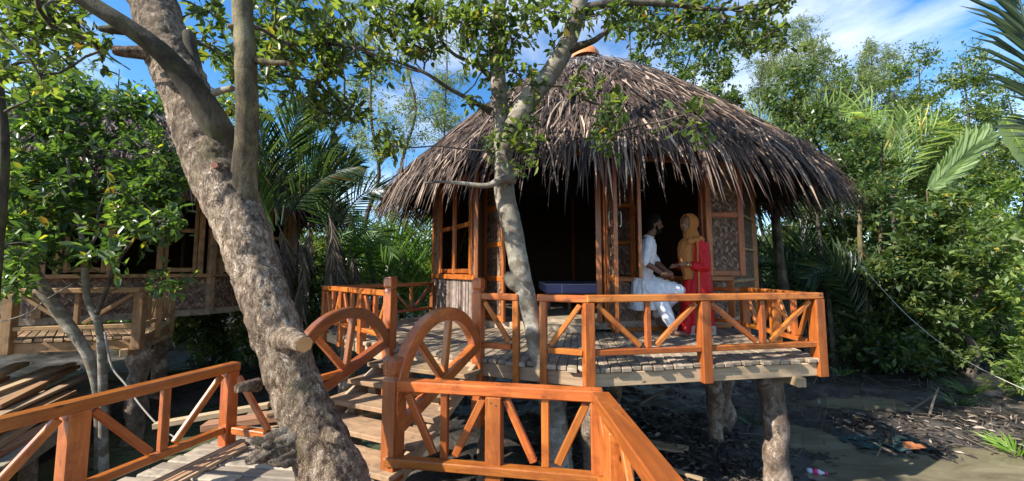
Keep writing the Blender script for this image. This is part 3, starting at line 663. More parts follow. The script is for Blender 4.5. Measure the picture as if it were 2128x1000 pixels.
# ------------------------------------------------------------------ thatched huts
UNITBLADE = (np.array([[0, -.5, 0], [0, 0, .18], [0, .5, 0], [.4, -.5, .0], [.4, 0, .22], [.4, .5, 0], [.78, -.36, -.0], [.78, 0, .16], [.78, .36, 0], [1, 0, 0]]),
             np.array([[0, 3, 4, 1], [1, 4, 5, 2], [3, 6, 7, 4], [4, 7, 8, 5]]))
TIPF = np.array([[6, 9, 7], [7, 9, 8]])
def blades(P, D, U, L, W, bend):
    D = nrm(D); S = nrm(np.cross(U, D)); N = np.cross(D, S); k = UNITBLADE[0]
    a = k[None, :, 0:1]; V = P[:, None] + L[:, None, None] * a * D[:, None] + W[:, None, None] * (k[None, :, 1:2] * S[:, None] + k[None, :, 2:3] * N[:, None])
    V[..., 2] -= (bend * L)[:, None] * (k[None, :, 0] ** 2); return V
def blade_mesh(V):
    n = len(V); q = (UNITBLADE[1][None] + (np.arange(n) * 10)[:, None, None]).reshape(-1, 4); tr = (TIPF[None] + (np.arange(n) * 10)[:, None, None]).reshape(-1, 3)
    me = bpy.data.meshes.new('thatch'); V = V.reshape(-1, 3).astype(np.float32); me.vertices.add(len(V)); me.vertices.foreach_set('co', V.ravel())
    li = np.concatenate([q.ravel(), tr.ravel()]).astype(np.int32); me.loops.add(len(li)); me.loops.foreach_set('vertex_index', li)
    me.polygons.add(len(q) + len(tr)); ls = np.concatenate([np.arange(len(q)) * 4, len(q) * 4 + np.arange(len(tr)) * 3]).astype(np.int32)
    me.polygons.foreach_set('loop_start', ls); me.polygons.foreach_set('loop_total', np.concatenate([np.full(len(q), 4), np.full(len(tr), 3)]).astype(np.int32)); me.update(calc_edges=True); return me
RE, ZE, ZA = 4.12, 2.95, 6.14
def build_roof(hut, c, seed, own, ZA=ZA):
    def roof_z(r): return ZE + (ZA - ZE) * (1 - (np.clip(r, 0, 9) / RE) ** 1.38)
    def roof_slope(r): return -(ZA - ZE) * 1.38 / RE * (np.clip(r, .05, 9) / RE) ** .38
    rng = np.random.default_rng(seed); X, Y = c.x + (.11 if own else 0), c.y
    rs = np.linspace(.02, RE - .02, 24); n = 48
    V = [(X + r * math.cos(2 * math.pi * k / n), Y + r * math.sin(2 * math.pi * k / n), float(roof_z(r)) - .06) for r in rs for k in range(n)]
    F = [(i * n + k, i * n + (k + 1) % n, (i + 1) * n + (k + 1) % n, (i + 1) * n + k) for i in range(len(rs) - 1) for k in range(n)]
    roof = mobj('roof', mesh_np('roof', V, F, True), M['under'], hut)  # cone hidden under the thatch, added to keep light from leaking in
    def course(r0, dens, Lm, W, lift, jr, yaw, bend):
        m = int(2 * math.pi * r0 * dens); th = rng.uniform(0, 2 * math.pi, m); r = np.clip(r0 + rng.normal(0, jr, m), .06, RE + .04)
        sl = roof_slope(r); d = np.stack([np.cos(th), np.sin(th), sl], 1); d = nrm(d); tang = np.stack([-np.sin(th), np.cos(th), 0 * th], 1)
        nr = nrm(np.cross(tang, d)); nr *= np.sign(nr[:, 2:3] + 1e-9)
        D = d + tang * rng.normal(0, yaw, m)[:, None] + nr * (lift + rng.normal(0, .05, m))[:, None]
        P = np.stack([X + r * np.cos(th), Y + r * np.sin(th), roof_z(r) - .01], 1) + nr * rng.uniform(-.02, .05, m)[:, None]
        U = nr + tang * rng.normal(0, .45, m)[:, None]
        L = Lm * rng.uniform(.65, 1.3, m); Wd = W * rng.uniform(.6, 1.35, m)
        return P, D, U, L, Wd, np.maximum(0, bend + rng.normal(0, .05, m))
    allc = []
    for r0 in np.arange(.12, RE - .1, .13):
        k = r0 / RE; allc.append(course(r0, 32 - 8 * k, .28 + .34 * k, .018 + .007 * k, .05 + .02 * k, .07, .20 + .06 * (1 - k), .08 + .09 * k))
    for r0, b, Lm in ((RE - .3, .26, .60), (RE - .18, .42, .58), (RE - .08, .62, .52), (RE + .02, .85, .46)):
        allc.append(course(r0, 26, Lm, .022, .06, .05, .19, b))
    P, D, U, L, W, bend = [np.concatenate(z) for z in zip(*allc)]
    # the fringe: long blades hanging nearly straight down
    m = 1800; th = rng.uniform(0, 2 * math.pi, m); r = RE + rng.normal(-.08, .08, m)
    tang = np.stack([-np.sin(th), np.cos(th), 0 * th], 1); rad = np.stack([np.cos(th), np.sin(th), 0 * th], 1)
    Pf = np.stack([X + r * np.cos(th), Y + r * np.sin(th), ZE + .10 + rng.uniform(-.06, .12, m)], 1)
    Df = rad * rng.uniform(.05, .55, m)[:, None] + np.array([0, 0, -1.]) + tang * rng.normal(0, .13, m)[:, None]
    clump = np.array([.30 * mnoise.noise(Vector((math.cos(a) * 5.5, math.sin(a) * 5.5, seed))) for a in th])
    Lf = (.30 + clump) * rng.uniform(.75, 1.25, m); Lf = np.clip(Lf, .12, .9)
    P = np.concatenate([P, Pf]); D = np.concatenate([D, Df]); U = np.concatenate([U, rad + tang * rng.normal(0, .5, m)[:, None]]); L = np.concatenate([L, Lf]); W = np.concatenate([W, .022 * rng.uniform(.6, 1.4, m)]); bend = np.concatenate([bend, np.full(m, .04)])
    Vb = blades(P, D, U, L, W, bend); rr = np.hypot(P[:, 0] - X, P[:, 1] - Y)
    facing = ((P[:, 0] - X) * (-X) + (P[:, 1] - Y) * (-Y)) / np.maximum(rr * math.hypot(X, Y), 1e-6)
    ownmask = np.zeros(len(P), bool)
    if own:
        sc = np.where((facing > .15) & (rr > RE - .3), L * W / np.linalg.norm(P - np.array([0, 0, CZ]), axis=1) ** 2, -1); ownmask[np.argsort(-sc)[:own]] = True
        for v in Vb[ownmask]:
            c0 = v[0].copy(); me = blade_mesh((v - c0)[None]); mobj('thatch_leaf', me, M['thatch'], hut, Matrix.Translation(Vector(c0)))
    old = (rr < 1.75 + rng.normal(0, .35, len(P))) & ~ownmask
    for msk, mt in ((old, 'thatch_old'), (~old & ~ownmask, 'thatch')):
        o = mobj('thatch', blade_mesh(Vb[msk]), M[mt], hut); o['kind'] = 'stuff'
    # pot on the tip
    prof = [(.0, .33), (.10, .32), (.18, .27), (.235, .19), (.265, .10), (.275, .0)]; V = []; n = 24
    if not own: return roof
    z0 = ZA + .06
    for i in range(9):
        a = math.pi / 2 * i / 8; rr_ = .33 * math.cos(a); 
        for k in range(n): V.append((X + rr_ * math.cos(2 * math.pi * k / n), Y + rr_ * math.sin(2 * math.pi * k / n), z0 + .30 * math.sin(a)))
    F = [(i * n + k, i * n + (k + 1) % n, (i + 1) * n + (k + 1) % n, (i + 1) * n + k) for i in range(8) for k in range(n)]
    mobj('pot_finial', mesh_np('pot', V, F, True), M['clay'], hut); return roof
class Face:
    def __init__(s, a, b): s.a = Vector((*a, 0)); s.b = Vector((*b, 0)); s.L = (s.b - s.a).length; s.d = (s.b - s.a).normalized(); s.n = Vector((s.d.y, -s.d.x, 0))
    def p(s, u, z, off=0): return s.a + s.d * u + s.n * off + Vector((0, 0, z))
def hut_faces(c, R, a0): return [Face((c.x + R * math.cos(RAD(a0 + 36 * k)), c.y + R * math.sin(RAD(a0 + 36 * k))), (c.x + R * math.cos(RAD(a0 + 36 * k + 36)), c.y + R * math.sin(RAD(a0 + 36 * k + 36)))) for k in range(10)]
def woven(hut, f, u0, u1, z0, z1, mat='weave', seed=0, backing=True, cw=.082, th=.02, name='woven_panel'):
    rng = random.Random(seed); V = []; F = []; n = max(1, round((u1 - u0) / cw)); w = (u1 - u0) / n
    for i in range(n):
        c = u0 + (i + .5) * w; z = z0 - .02
        while z < z1 - .02:
            st = rng.uniform(.030, .042); zt = min(z1, z + .062)
            for s in (-1, 1):
                j = rng.uniform(-.006, .006); za = max(z0, z + j); zb = max(z0, z - .0 + .040 + j); b = len(V)
                pts = [(c, za, .016), (c + s * w * .52, min(z1, zb), .003), (c + s * w * .52, min(z1, zb + .034), .000), (c, min(z1, za + .036), .006)]
                V += [f.p(u, zz, o) for u, zz, o in pts]; F.append((b, b + 1, b + 2, b + 3) if s > 0 else (b + 3, b + 2, b + 1, b))
            z += st
    o = mobj(name, mesh_np(name, [tuple(v) for v in V], F), M[mat], hut); o['kind'] = 'stuff'
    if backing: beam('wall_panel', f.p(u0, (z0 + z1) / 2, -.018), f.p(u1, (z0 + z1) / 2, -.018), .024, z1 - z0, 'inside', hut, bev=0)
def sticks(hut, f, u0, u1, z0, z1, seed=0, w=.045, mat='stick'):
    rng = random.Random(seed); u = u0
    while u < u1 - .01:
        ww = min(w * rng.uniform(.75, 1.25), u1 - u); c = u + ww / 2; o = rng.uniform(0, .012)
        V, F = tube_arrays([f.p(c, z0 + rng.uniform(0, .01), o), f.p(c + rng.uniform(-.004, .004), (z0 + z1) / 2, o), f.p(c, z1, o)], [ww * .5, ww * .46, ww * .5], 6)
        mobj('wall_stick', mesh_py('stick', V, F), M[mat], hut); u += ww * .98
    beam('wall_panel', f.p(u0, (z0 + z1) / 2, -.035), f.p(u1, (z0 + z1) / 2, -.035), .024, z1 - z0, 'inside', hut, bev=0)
def bar(hut, f, u0, z0, u1, z1, w, h, mat, off=0., name='frame'): 
    return beam(name, f.p(u0, z0, off), f.p(u1, z1, off), w, h, mat, hut, up=f.n if abs(z1 - z0) > abs(u1 - u0) else (0, 0, 1))
def leaf_panel(hut, p0, p1, z0, z1, rails, mat, seed, name='door', st=.06, handle=False, weave=True):
    """a hinged framed leaf standing from p0 to p1 (xy)"""
    f = Face(p0, p1); L = f.L; root = bpy.data.objects.new(name, None); link(root, hut); root.empty_display_size = .1
    root.matrix_basis = winv(hut) @ Matrix.Translation(f.p(L / 2, z0))
    for u in (st / 2, L - st / 2): beam('stile', f.p(u, z0), f.p(u, z1), st, .045, mat, root, up=f.n)
    for z in rails: beam('rail', f.p(st, z), f.p(L - st, z), .04, .075, mat, root)
    if weave: woven(root, f, st, L - st, z0 + .05, z1 - .03, seed=seed, cw=.075)
    if handle:
        for s in (-1, 1):
            a = f.p(L - .03, 1.95, .03 * s); V, F = tube_arrays(smooth_path([a, a + f.n * .04 * s, a + f.n * .04 * s + Vector((0, 0, .17)), a + Vector((0, 0, .17))], [.005] * 4, 4)[0], [.005] * 13, 6)
            mobj('handle', mesh_py('handle', V, F), M['metal'], root)
    return root
def window_sash(hut, f, u0, u1, z0, z1, mat, zr, fr=.055, off=0.):
    root = bpy.data.objects.new('window', None); link(root, hut); root.matrix_basis = winv(hut) @ Matrix.Translation(f.p((u0 + u1) / 2, z0, off))
    for u in (u0 + fr / 2, u1 - fr / 2): beam('stile', f.p(u, z0, off), f.p(u, z1, off), fr, .045, mat, root, up=f.n)
    for z in [z0 + fr / 2 + .02, z1 - fr / 2] + list(zr): beam('rail', f.p(u0 + fr, z, off), f.p(u1 - fr, z, off), .042, .075, mat, root)
    return root
FL = DZ + .14   # hut floor
def build_hut_shell(c, a0, label, seed, own, openings, wallmat='weave', postmat='varnish', ZA=ZA):
    hut = thing('thatched_hut', label, 'hut', (c.x, c.y, DZ)); build_roof(hut, c, seed, own, ZA); fs = hut_faces(c, HR, a0)
    n = 40; V = []
    for z in (FL - .1, FL): V += [(c.x + (HR + .02) * math.cos(RAD(a0 + 36 * k)), c.y + (HR + .02) * math.sin(RAD(a0 + 36 * k)), z) for k in range(10)]
    F = [tuple(range(10, 20)), tuple(range(9, -1, -1))] + [(k, (k + 1) % 10, 10 + (k + 1) % 10, 10 + k) for k in range(10)]
    mobj('hut_floor', mesh_py('floor', V, F), M['deck'], hut)
    for k, f in enumerate(fs):
        beam('corner_post', f.p(0, FL + .0, .0), f.p(0, 3.6, 0), .10, .10, postmat, hut, up=f.n)
        if k not in openings: woven(hut, f, .05, f.L - .05, FL, 3.6, seed=seed + k, cw=.12 if k > 4 else .082)
    return hut, fs
hut, fs = build_hut_shell(HC, -167, 'round hut with shaggy brown palm thatch and orange varnished doors in the middle', 11, 300, (0, 1, 2, 8))
f1, f2, f3, f4 = fs[0], fs[1], fs[2], fs[3]
# window face on the left
sticks(hut, f1, .05, f1.L - .05, FL - .12, 1.25, 1)
bar(hut, f1, .0, 1.29, f1.L, 1.29, .10, .085, 'varnish', .03, 'sill')
sticks(hut, f1, .05, .26, 1.34, 3.5, 2); sticks(hut, f1, f1.L - .16, f1.L - .05, 1.34, 3.5, 3)
for z in (1.75, 2.25): bar(hut, f1, -.02, z, .28, z, .05, .05, 'varnish', .03, 'batten')
for u in (.30, f1.L - .20): bar(hut, f1, u, 1.335, u, 3.5, .08, .08, 'varnish', .01, 'window_post')
mu = (.34 + f1.L - .24) / 2
window_sash(hut, f1, .34, mu - .005, 1.34, 2.95, 'varnish', (2.16,), off=.012); window_sash(hut, f1, mu + .005, f1.L - .24, 1.34, 2.95, 'varnish', (2.16,), off=.012)
bar(hut, f1, .26, 3.0, f1.L - .16, 3.0, .08, .08, 'varnish', 0, 'lintel')
# door face
a2 = f2.a + f2.d * .10; 
leaf_panel(hut, (a2.x + .02, a2.y - .02), (a2.x + .33, a2.y - .50), FL - .05, 3.0, (FL + .0, 1.28, 1.78, 2.33, 2.9), 'varnish', 21, 'door')
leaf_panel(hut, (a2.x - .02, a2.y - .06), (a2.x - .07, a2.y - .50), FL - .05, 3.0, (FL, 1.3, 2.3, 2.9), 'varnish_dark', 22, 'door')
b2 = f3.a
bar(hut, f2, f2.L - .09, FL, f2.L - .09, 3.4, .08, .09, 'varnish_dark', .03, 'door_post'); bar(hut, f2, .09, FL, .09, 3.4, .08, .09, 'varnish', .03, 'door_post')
leaf_panel(hut, (b2.x + .0, b2.y - .07), (b2.x - .015, b2.y - .56), FL - .06, 3.0, (FL, 1.3, 2.0, 2.9), 'varnish', 23, 'door', handle=True)
bar(hut, f2, .05, 3.1, f2.L - .05, 3.1, .09, .1, 'varnish_dark', 0, 'lintel'); woven(hut, f2, .05, f2.L - .05, 3.16, 3.6, seed=5)
beam('door_step', f2.p(.15, DZ + .05, .16), f2.p(f2.L - .15, DZ + .05, .16), .22, .10, 'deck', hut)
# couple's window face
woven(hut, f3, .05, f3.L - .05, DZ + .06, 1.25, seed=31); bar(hut, f3, .05, DZ + .03, f3.L - .05, DZ + .03, .06, .06, 'varnish', .03, 'bottom_plate')
bar(hut, f3, .05, 1.285, f3.L - .02, 1.285, .09, .07, 'varnish', .03, 'sill')
woven(hut, f3, .05, .37, 1.33, 3.6, seed=32); woven(hut, f3, 1.52, f3.L - .05, 1.33, 3.6, seed=33); woven(hut, f3, .42, 1.5, 3.05, 3.6, seed=34)
for z in (1.78, 2.30, 2.8): bar(hut, f3, .05, z, .35, z, .04, .055, 'varnish', .03, 'cross_rail')
for u in (.09, .38, 1.52): bar(hut, f3, u, 1.32, u, 3.5, .07, .07, 'varnish' if u < 1 else 'varnish_dark', .02, 'window_post')
bar(hut, f3, .42, 3.0, 1.5, 3.0, .07, .07, 'varnish_dark', .0, 'lintel')
h0 = f3.p(.40, 0, .06); leaf_panel(hut, h0.xy, (h0.x - .085, h0.y - .47), 1.30, 3.0, (1.34, 2.2, 2.95), 'varnish', 35, 'shutter', st=.065, handle=False)
V, F = tube_arrays(smooth_path([Vector((h0.x - .06, h0.y - .47, 2.42)), Vector((h0.x - .02, h0.y - .47, 2.42)), Vector((h0.x - .02, h0.y - .47, 2.62)), Vector((h0.x - .06, h0.y - .47, 2.62))], [.007] * 4, 4)[0], [.007] * 13, 6)
mobj('handle', mesh_py('handle', V, F), M['metal'], hut)
h1 = f3.p(1.53, 0, .075); h2 = f3.p(2.06, 0, .20); leaf_panel(hut, h1.xy, h2.xy, 1.32, 3.0, (1.36, 2.2, 2.95), 'varnish', 36, 'shutter', st=.085)
bar(hut, f3, 1.6, 1.80, f3.L + .02, 1.80, .03, .04, 'rawold', .02, 'batten')
for z in (1.24, 1.76, 2.32): bar(hut, f4, .02, z, f4.L, z, .03, .045, 'rawold', .035, 'batten')
fb = fs[8]; woven(hut, fb, .05, fb.L - .05, FL, 1.3, seed=41, cw=.12); woven(hut, fb, .05, .4, 1.3, 3.6, seed=42, cw=.12); woven(hut, fb, fb.L - .4, fb.L - .05, 1.3, 3.6, seed=43, cw=.12); woven(hut, fb, .4, fb.L - .4, 2.8, 3.6, seed=44, cw=.12)

# bed inside the doorway
t = thing('bed', 'low bed with a blue mattress just inside the open doorway of the hut', 'bed', (1.1, 7.3, FL))
def rbox(name, lo, hi, bev, mat, parent):
    c = [(a + b) / 2 for a, b in zip(lo, hi)]; bm = bmesh.new(); bmesh.ops.create_cube(bm, size=1); bmesh.ops.scale(bm, vec=[b - a for a, b in zip(lo, hi)], verts=bm.verts)
    bmesh.ops.bevel(bm, geom=bm.edges[:], offset=bev, segments=3, affect='EDGES', profile=.5); me = bpy.data.meshes.new(name); bm.to_mesh(me); bm.free()
    return mobj(name, me, M[mat], parent, Matrix.Translation(c))
rbox('mattress', (.58, 6.75, .985), (2.3, 8.5, 1.17), .05, 'mattress', t); rbox('piping', (.575, 6.745, 1.15), (2.305, 8.5, 1.162), .004, 'piping', t)
rbox('piping', (.86, 6.744, .99), (.876, 6.76, 1.155), .003, 'piping', t)
beam('bed_frame', (.6, 6.8, .93), (2.3, 6.8, .93), .05, .10, 'varnish_dark', t)
for x in (.64, 1.0, 1.36, 1.72, 2.2): beam('leg', (x, 6.8, FL), (x, 6.8, .88), .06, .06, 'varnish_dark', t, up=(0, 1, 0))
o = rbox('concrete_block', (2.28, 5.0, DZ), (2.62, 5.22, DZ + .12), .012, 'concrete', None); tag(o, 'grey block lying on the deck by the hem of the red dress', 'block')

# ------------------------------------------------------------------ second hut, left
HC2 = Vector((-8.3, 8.5, 0))
ang = math.degrees(math.atan2(-HC2.y, -HC2.x)); a0 = ang - 18 - 36 * 2
hut2, g = build_hut_shell(HC2, a0, 'second thatched hut with unpainted timber windows, half hidden by the bushes on the left', 23, 0, (1, 2, 3), postmat='rawold', ZA=5.0)
for k in (1, 2, 3):
    f = g[k]; woven(hut2, f, .05, f.L - .05, DZ + .05, 1.28, seed=50 + k); bar(hut2, f, 0, 1.31, f.L, 1.31, .10, .06, 'warm', .03, 'sill')
    woven(hut2, f, .05, f.L - .05, 2.75, 3.6, seed=60 + k); 
    for u in (.16, .7, 1.28, f.L - .16): bar(hut2, f, u, 1.34, u, 2.8, .08, .09, 'warm', .01, 'window_post')
    bar(hut2, f, .1, 2.74, f.L - .1, 2.74, .07, .07, 'warm', .02, 'lintel')
    window_sash(hut2, f, .21, .66, 1.36, 2.7, 'warm', (2.1,)); window_sash(hut2, f, 1.33, f.L - .21, 1.36, 2.7, 'warm', (2.1,))
    if k == 3: woven(hut2, f, .74, 1.24, 1.34, 2.75, seed=71)
for k in (4, 5):
    for z in (1.26, .75, 1.8): bar(hut2, g[k], 0, z, g[k].L, z, .03, .05, 'rawold', .03, 'batten')
rd = lambda a, r: (HC2.x + r * math.cos(RAD(a)), HC2.y + r * math.sin(RAD(a)))
o2 = [(-9.6, 3.9), (-7.2, 4.35), (-4.72, 4.98), (-5.50, 6.32)]; i2 = [(-9.3, 5.6), (-8.1, 5.4), (-6.3, 6.3), (-6.0, 6.5)]
dk2 = build_deck(o2, i2, DZ, 'raw timber deck on log stilts in front of the left hut', 'rawold', 'warm', [(-4.98, 5.25, .115, 12), (-6.9, 4.9, .10, 13), (-5.9, 6.6, .11, 14), (-8.8, 4.7, .12, 15)], 5)
beam('joist', (-4.85, 4.9, DZ - .2), (-5.6, 6.4, DZ - .2), .08, .09, 'rawold', dk2)
t = thing('timber_railing', 'unvarnished pale railing on the deck of the left hut', 'railing', (-4.75, 5.0, DZ))
ps = [(-9.5, 3.92), (-8.4, 4.14), (-7.15, 4.36), (-6.0, 4.66), (-4.76, 4.98)]
for k, p in enumerate(ps): post(t, p, .40, DZ + .55, 'warm', w=.10, d=(1, .25))
for k in range(len(ps) - 1):
    top_rail(t, ps[k], ps[k + 1], DZ + .612, 'warm', over=.0)
    if k >= 2: rail_bay(t, ps[k], ps[k + 1], DZ, 'V' if k < 3 else 'V', 'warm')
    else: beam('bottom_rail', (*ps[k], DZ + .3), (*ps[k + 1], DZ + .3), .05, .06, 'warm', t); beam('bottom_rail', (*ps[k], DZ + .06), (*ps[k + 1], DZ + .06), .05, .06, 'warm', t)
pe = (-5.45, 6.22); top_rail(t, lerp2(ps[-1], pe, .04), pe, DZ + .61, 'warm')
ms = [lerp2(ps[-1], pe, k) for k in (0, .5, 1)]
for p in ms[1:]: post(t, p, .44, DZ + .548, 'warm', w=.08, d=(.3, 1))
for a, b in zip(ms[:-1], ms[1:]): rail_bay(t, a, b, DZ, 'V', 'warm')

# far jetty with rope rail, seen past the deck's left end
t = thing('rope_jetty', 'distant low plank jetty with white rope strung between posts', 'jetty', (-3.6, 12.3, .2))
for k in range(16): beam('plank', (-5.6 + k * .27, 11.9, .33), (-5.6 + k * .27, 13.0, .33), .25, .05, 'deck', t)
beam('fascia', (-5.8, 11.9, .25), (-1.4, 11.9, .25), .06, .1, 'rawold', t)
for k in range(6): tube('post', [(-5.6 + k * .8, 12.9, -.7), (-5.6 + k * .8, 12.9, .5), (-5.6 + k * .8, 12.9, 1.28)], [.05, .05, .045], 'rawold', t, 8, 2)
for z in (1.0, 1.2):
    pts = [(-5.6 + k * .4, 12.88, z - (.05 if k % 2 else 0)) for k in range(11)]; tube('rope', pts, [.014] * 11, 'rope', t, 5, 3)
# ------------------------------------------------------------------ big tree in front
WK = .86
def px_path(rows, off=(0, 0, 0)):
    """rows of (px, py, width in px, distance)"""
    return [fromPx(a, b, d) + Vector(off) for a, b, w, d in rows], [WK * w * d / FPX / 2 * math.cos(math.atan((a - 1064) / FPX)) for a, b, w, d in rows]
def rough_limb(name, rows, mat, root, seg, per, rough, rscale, seed, ridge=0, offs=None):
    pts, rad = px_path(rows)
    if offs: pts = offs + pts
    pts, rad = smooth_path(pts, rad, per); V, F = tube_arrays(pts, rad, seg, True, 0)
    out = []
    for i, v in enumerate(V[:len(pts) * seg]):
        c = pts[i // seg]; d = (v - c); r = d.length; k = i % seg; a = 2 * math.pi * k / seg
        q = v * rscale + Vector((seed, 0, 0))
        h = mnoise.fractal(q, .8, 2.1, 5) * rough
        if ridge: h += ridge * (math.sin(a * 3 + c.z * 2.1 + mnoise.noise(c * 2) * 2) * .5 + .35 * math.sin(a * 7 + c.z * 3.7)) * (.6 + .4 * mnoise.noise(v * 3))
        out.append(c + d * (1 + h))
    V = out + list(V[len(pts) * seg:]); return mobj(name, mesh_py(name, V, F, True), M[mat], root)
fg = thing('big_tree', 'large rough barked tree leaning left in the foreground beside the left railing, its trunk forked', 'tree', tuple(fromPx(720, 1180, 2.2)))
rough_limb('trunk', [(745, 1330, 230, 2.15), (728, 1150, 185, 2.15), (712, 1040, 150, 2.2), (678, 950, 142, 2.25), (634, 850, 130, 2.3), (600, 760, 122, 2.33), (566, 660, 124, 2.36), (535, 570, 128, 2.4), (508, 480, 136, 2.42), (468, 395, 150, 2.46), (428, 310, 142, 2.5), (398, 225, 140, 2.55), (368, 150, 140, 2.6), (336, 60, 136, 2.7), (310, -40, 130, 2.8), (280, -220, 115, 3.0), (240, -420, 95, 3.3)], 'bark', fg, 120, 24, .11, 7.5, 3, .04)
rough_limb('limb', [(522, 560, 40, 2.42), (510, 490, 76, 2.43), (505, 410, 76, 2.42), (510, 335, 64, 2.40), (514, 250, 60, 2.38), (511, 130, 58, 2.35), (505, 40, 56, 2.36), (500, -60, 54, 2.38), (480, -250, 45, 2.5)], 'limbbark', fg, 28, 10, .035, 7, 5)
rough_limb('limb', [(470, 330, 80, 2.52), (448, 265, 92, 2.46), (405, 190, 78, 2.38), (345, 118, 66, 2.28), (280, 66, 62, 2.2), (200, 15, 60, 2.12), (110, -40, 58, 2.05), (-40, -120, 50, 2.0)], 'darkbark', fg, 28, 10, .04, 7, 6)
rough_limb('limb', [(420, 200, 40, 2.62), (402, 130, 42, 2.62), (392, 75, 34, 2.64), (388, 66, 20, 2.64)], 'darkbark', fg, 16, 6, .08, 9, 8)
def stub(rows, mat, cutmat, seed, seg=20, rough=.05):
    rough_limb('stub', rows, mat, fg, seg, 6, rough, 8, seed)
    pts, rad = px_path(rows); n = (pts[-1] - pts[-2]).normalized(); c = pts[-1] + n * .003; u = n.orthogonal().normalized(); v = n.cross(u); r = rad[-1] * .96
    V = [c] + [c + (u * math.cos(2 * math.pi * k / 18) + v * math.sin(2 * math.pi * k / 18)) * r * (1 + .06 * math.sin(k * 2.3)) for k in range(18)]
    mobj('cut_face', mesh_py('cut', V, [(0, 1 + k, 1 + (k + 1) % 18) for k in range(18)]), M[cutmat], fg)
stub([(575, 708, 84, 2.33), (598, 704, 66, 2.24), (614, 708, 50, 2.18), (632, 716, 44, 2.10)], 'bark', 'cut', 11)
stub([(535, 800, 40, 2.3), (510, 803, 30, 2.22), (492, 808, 26, 2.18)], 'bark', 'bark', 12)
stub([(676, 900, 44, 2.2), (694, 908, 30, 2.15), (706, 913, 25, 2.11)], 'bark', 'bark', 13)
stub([(420, 205, 24, 2.44), (455, 190, 20, 2.40), (484, 184, 17, 2.36)], 'palebark', 'palebark', 14)
stub([(455, 345, 26, 2.36), (449, 344, 22, 2.32), (446, 343, 19, 2.30)], 'bark', 'pinkcut', 15)
stub([(310, 110, 50, 2.5), (262, 108, 40, 2.45), (238, 105, 34, 2.43)], 'bark', 'cut', 16)
stub([(290, 62, 44, 2.35), (240, 62, 32, 2.3), (208, 60, 20, 2.28)], 'darkbark', 'darkbark', 17)
stub([(525, 125, 24, 2.36), (560, 130, 17, 2.34), (598, 132, 14, 2.33)], 'limbbark', 'cut', 18)
stub([(500, 60, 34, 2.36), (484, 57, 24, 2.32), (474, 54, 10, 2.30)], 'limbbark', 'limbbark', 19)
# gnarled root burl at the foot
rng_ = random.Random(5)
for k in range(15):
    a = (640 + rng_.uniform(-15, 10), 925 + rng_.uniform(-18, 18)); e = (520 + rng_.uniform(-8, 50), 938 + rng_.uniform(-28, 26)); m = ((a[0] + e[0]) / 2 + rng_.uniform(-8, 8), (a[1] + e[1]) / 2 + rng_.uniform(-18, 12))
    rough_limb('root', [(*a, 46, 2.22), (m[0], m[1], 36 + rng_.uniform(-8, 8), 2.14), (*e, 13, 2.10 + rng_.uniform(-.03, .05))], 'root', fg, 16, 9, .55, 14, 20 + k)
# leaves of the big tree: some show at the upper left, the rest, unseen above the frame, is placed for dappled shade
def box_clusters(boxes, rng):
    C = []
    for cx, cy, hx, hy, D, n in boxes:
        for _ in range(n): C.append(tuple(fromPx(cx + rng.uniform(-hx, hx), cy + rng.uniform(-hy, hy), D + rng.normal() * .18)))
    return np.array(C)
def canopy(root, C, trunkpts, rng, R, twigs, per, leaf, mat, own, bark='thinbark', br=(.014, .005), frac=.8, wr=.5, shape=LEAF6, up=.0, twig=.0035):
    A, B, ra, rb = branch_set(trunkpts, C, rng, br[0], br[1], frac)
    P, D, U, L, TA, TB = clusters(C, R * rng.uniform(.7, 1.3, len(C)), twigs, per, leaf, rng, up)
    v1, f1_ = thin_tubes(A, B, ra, rb, 4); v2, f2_ = thin_tubes(TA, TB, twig, twig * .4, 3)
    o = mobj('branches', mesh_np('branches', np.concatenate([v1, v2]), np.concatenate([f1_, f2_ + len(v1)])), M[bark], root); o['kind'] = 'stuff'
    place_leaves(root, P, D, U, L, L * wr * rng.uniform(.8, 1.2, len(L)), shape, mat, own)
rng = np.random.default_rng(21)
C = box_clusters([(60, 40, 80, 60, 2.7, 13), (40, 140, 50, 40, 2.8, 3), (150, 90, 60, 40, 3.0, 5), (430, 60, 40, 80, 3.2, 9), (470, 170, 30, 60, 3.3, 4), (590, 40, 60, 60, 2.9, 9), (560, 150, 40, 60, 3.0, 5)], rng)
up_pts = [fromPx(336, 60, 2.7), fromPx(310, -40, 2.8), fromPx(280, -220, 3.0), fromPx(505, 40, 2.36), fromPx(480, -250, 2.5), fromPx(110, -40, 2.05), fromPx(240, -420, 3.3), fromPx(-40, -120, 2.0)]
canopy(fg, C, up_pts, rng, .22, 5, 6, .082, 'leaf_canopy', 150)
C2_ = crown_centres([(-3.0, 1.6, 4.9, 2.6, 1.8, .8), (-1.2, 2.6, 5.2, 1.6, 1.6, .8)], 7, rng, .2, 9)  # unseen crown clusters, kept few so that they cast dapples only
P, D, U, L, TA, TB = clusters(C2_, .42, 9, 8, .1, rng, .1); A, B, ra, rb = branch_set(up_pts, C2_, rng, .04, .01, .9)
v1, f1_ = thin_tubes(A, B, ra, rb, 5); o = mobj('branches', mesh_np('branches', v1, f1_), M['darkbark'], fg); o['kind'] = 'stuff'
place_leaves(fg, P, D, U, L, L * .5, LEAF4, 'leaf_canopy')

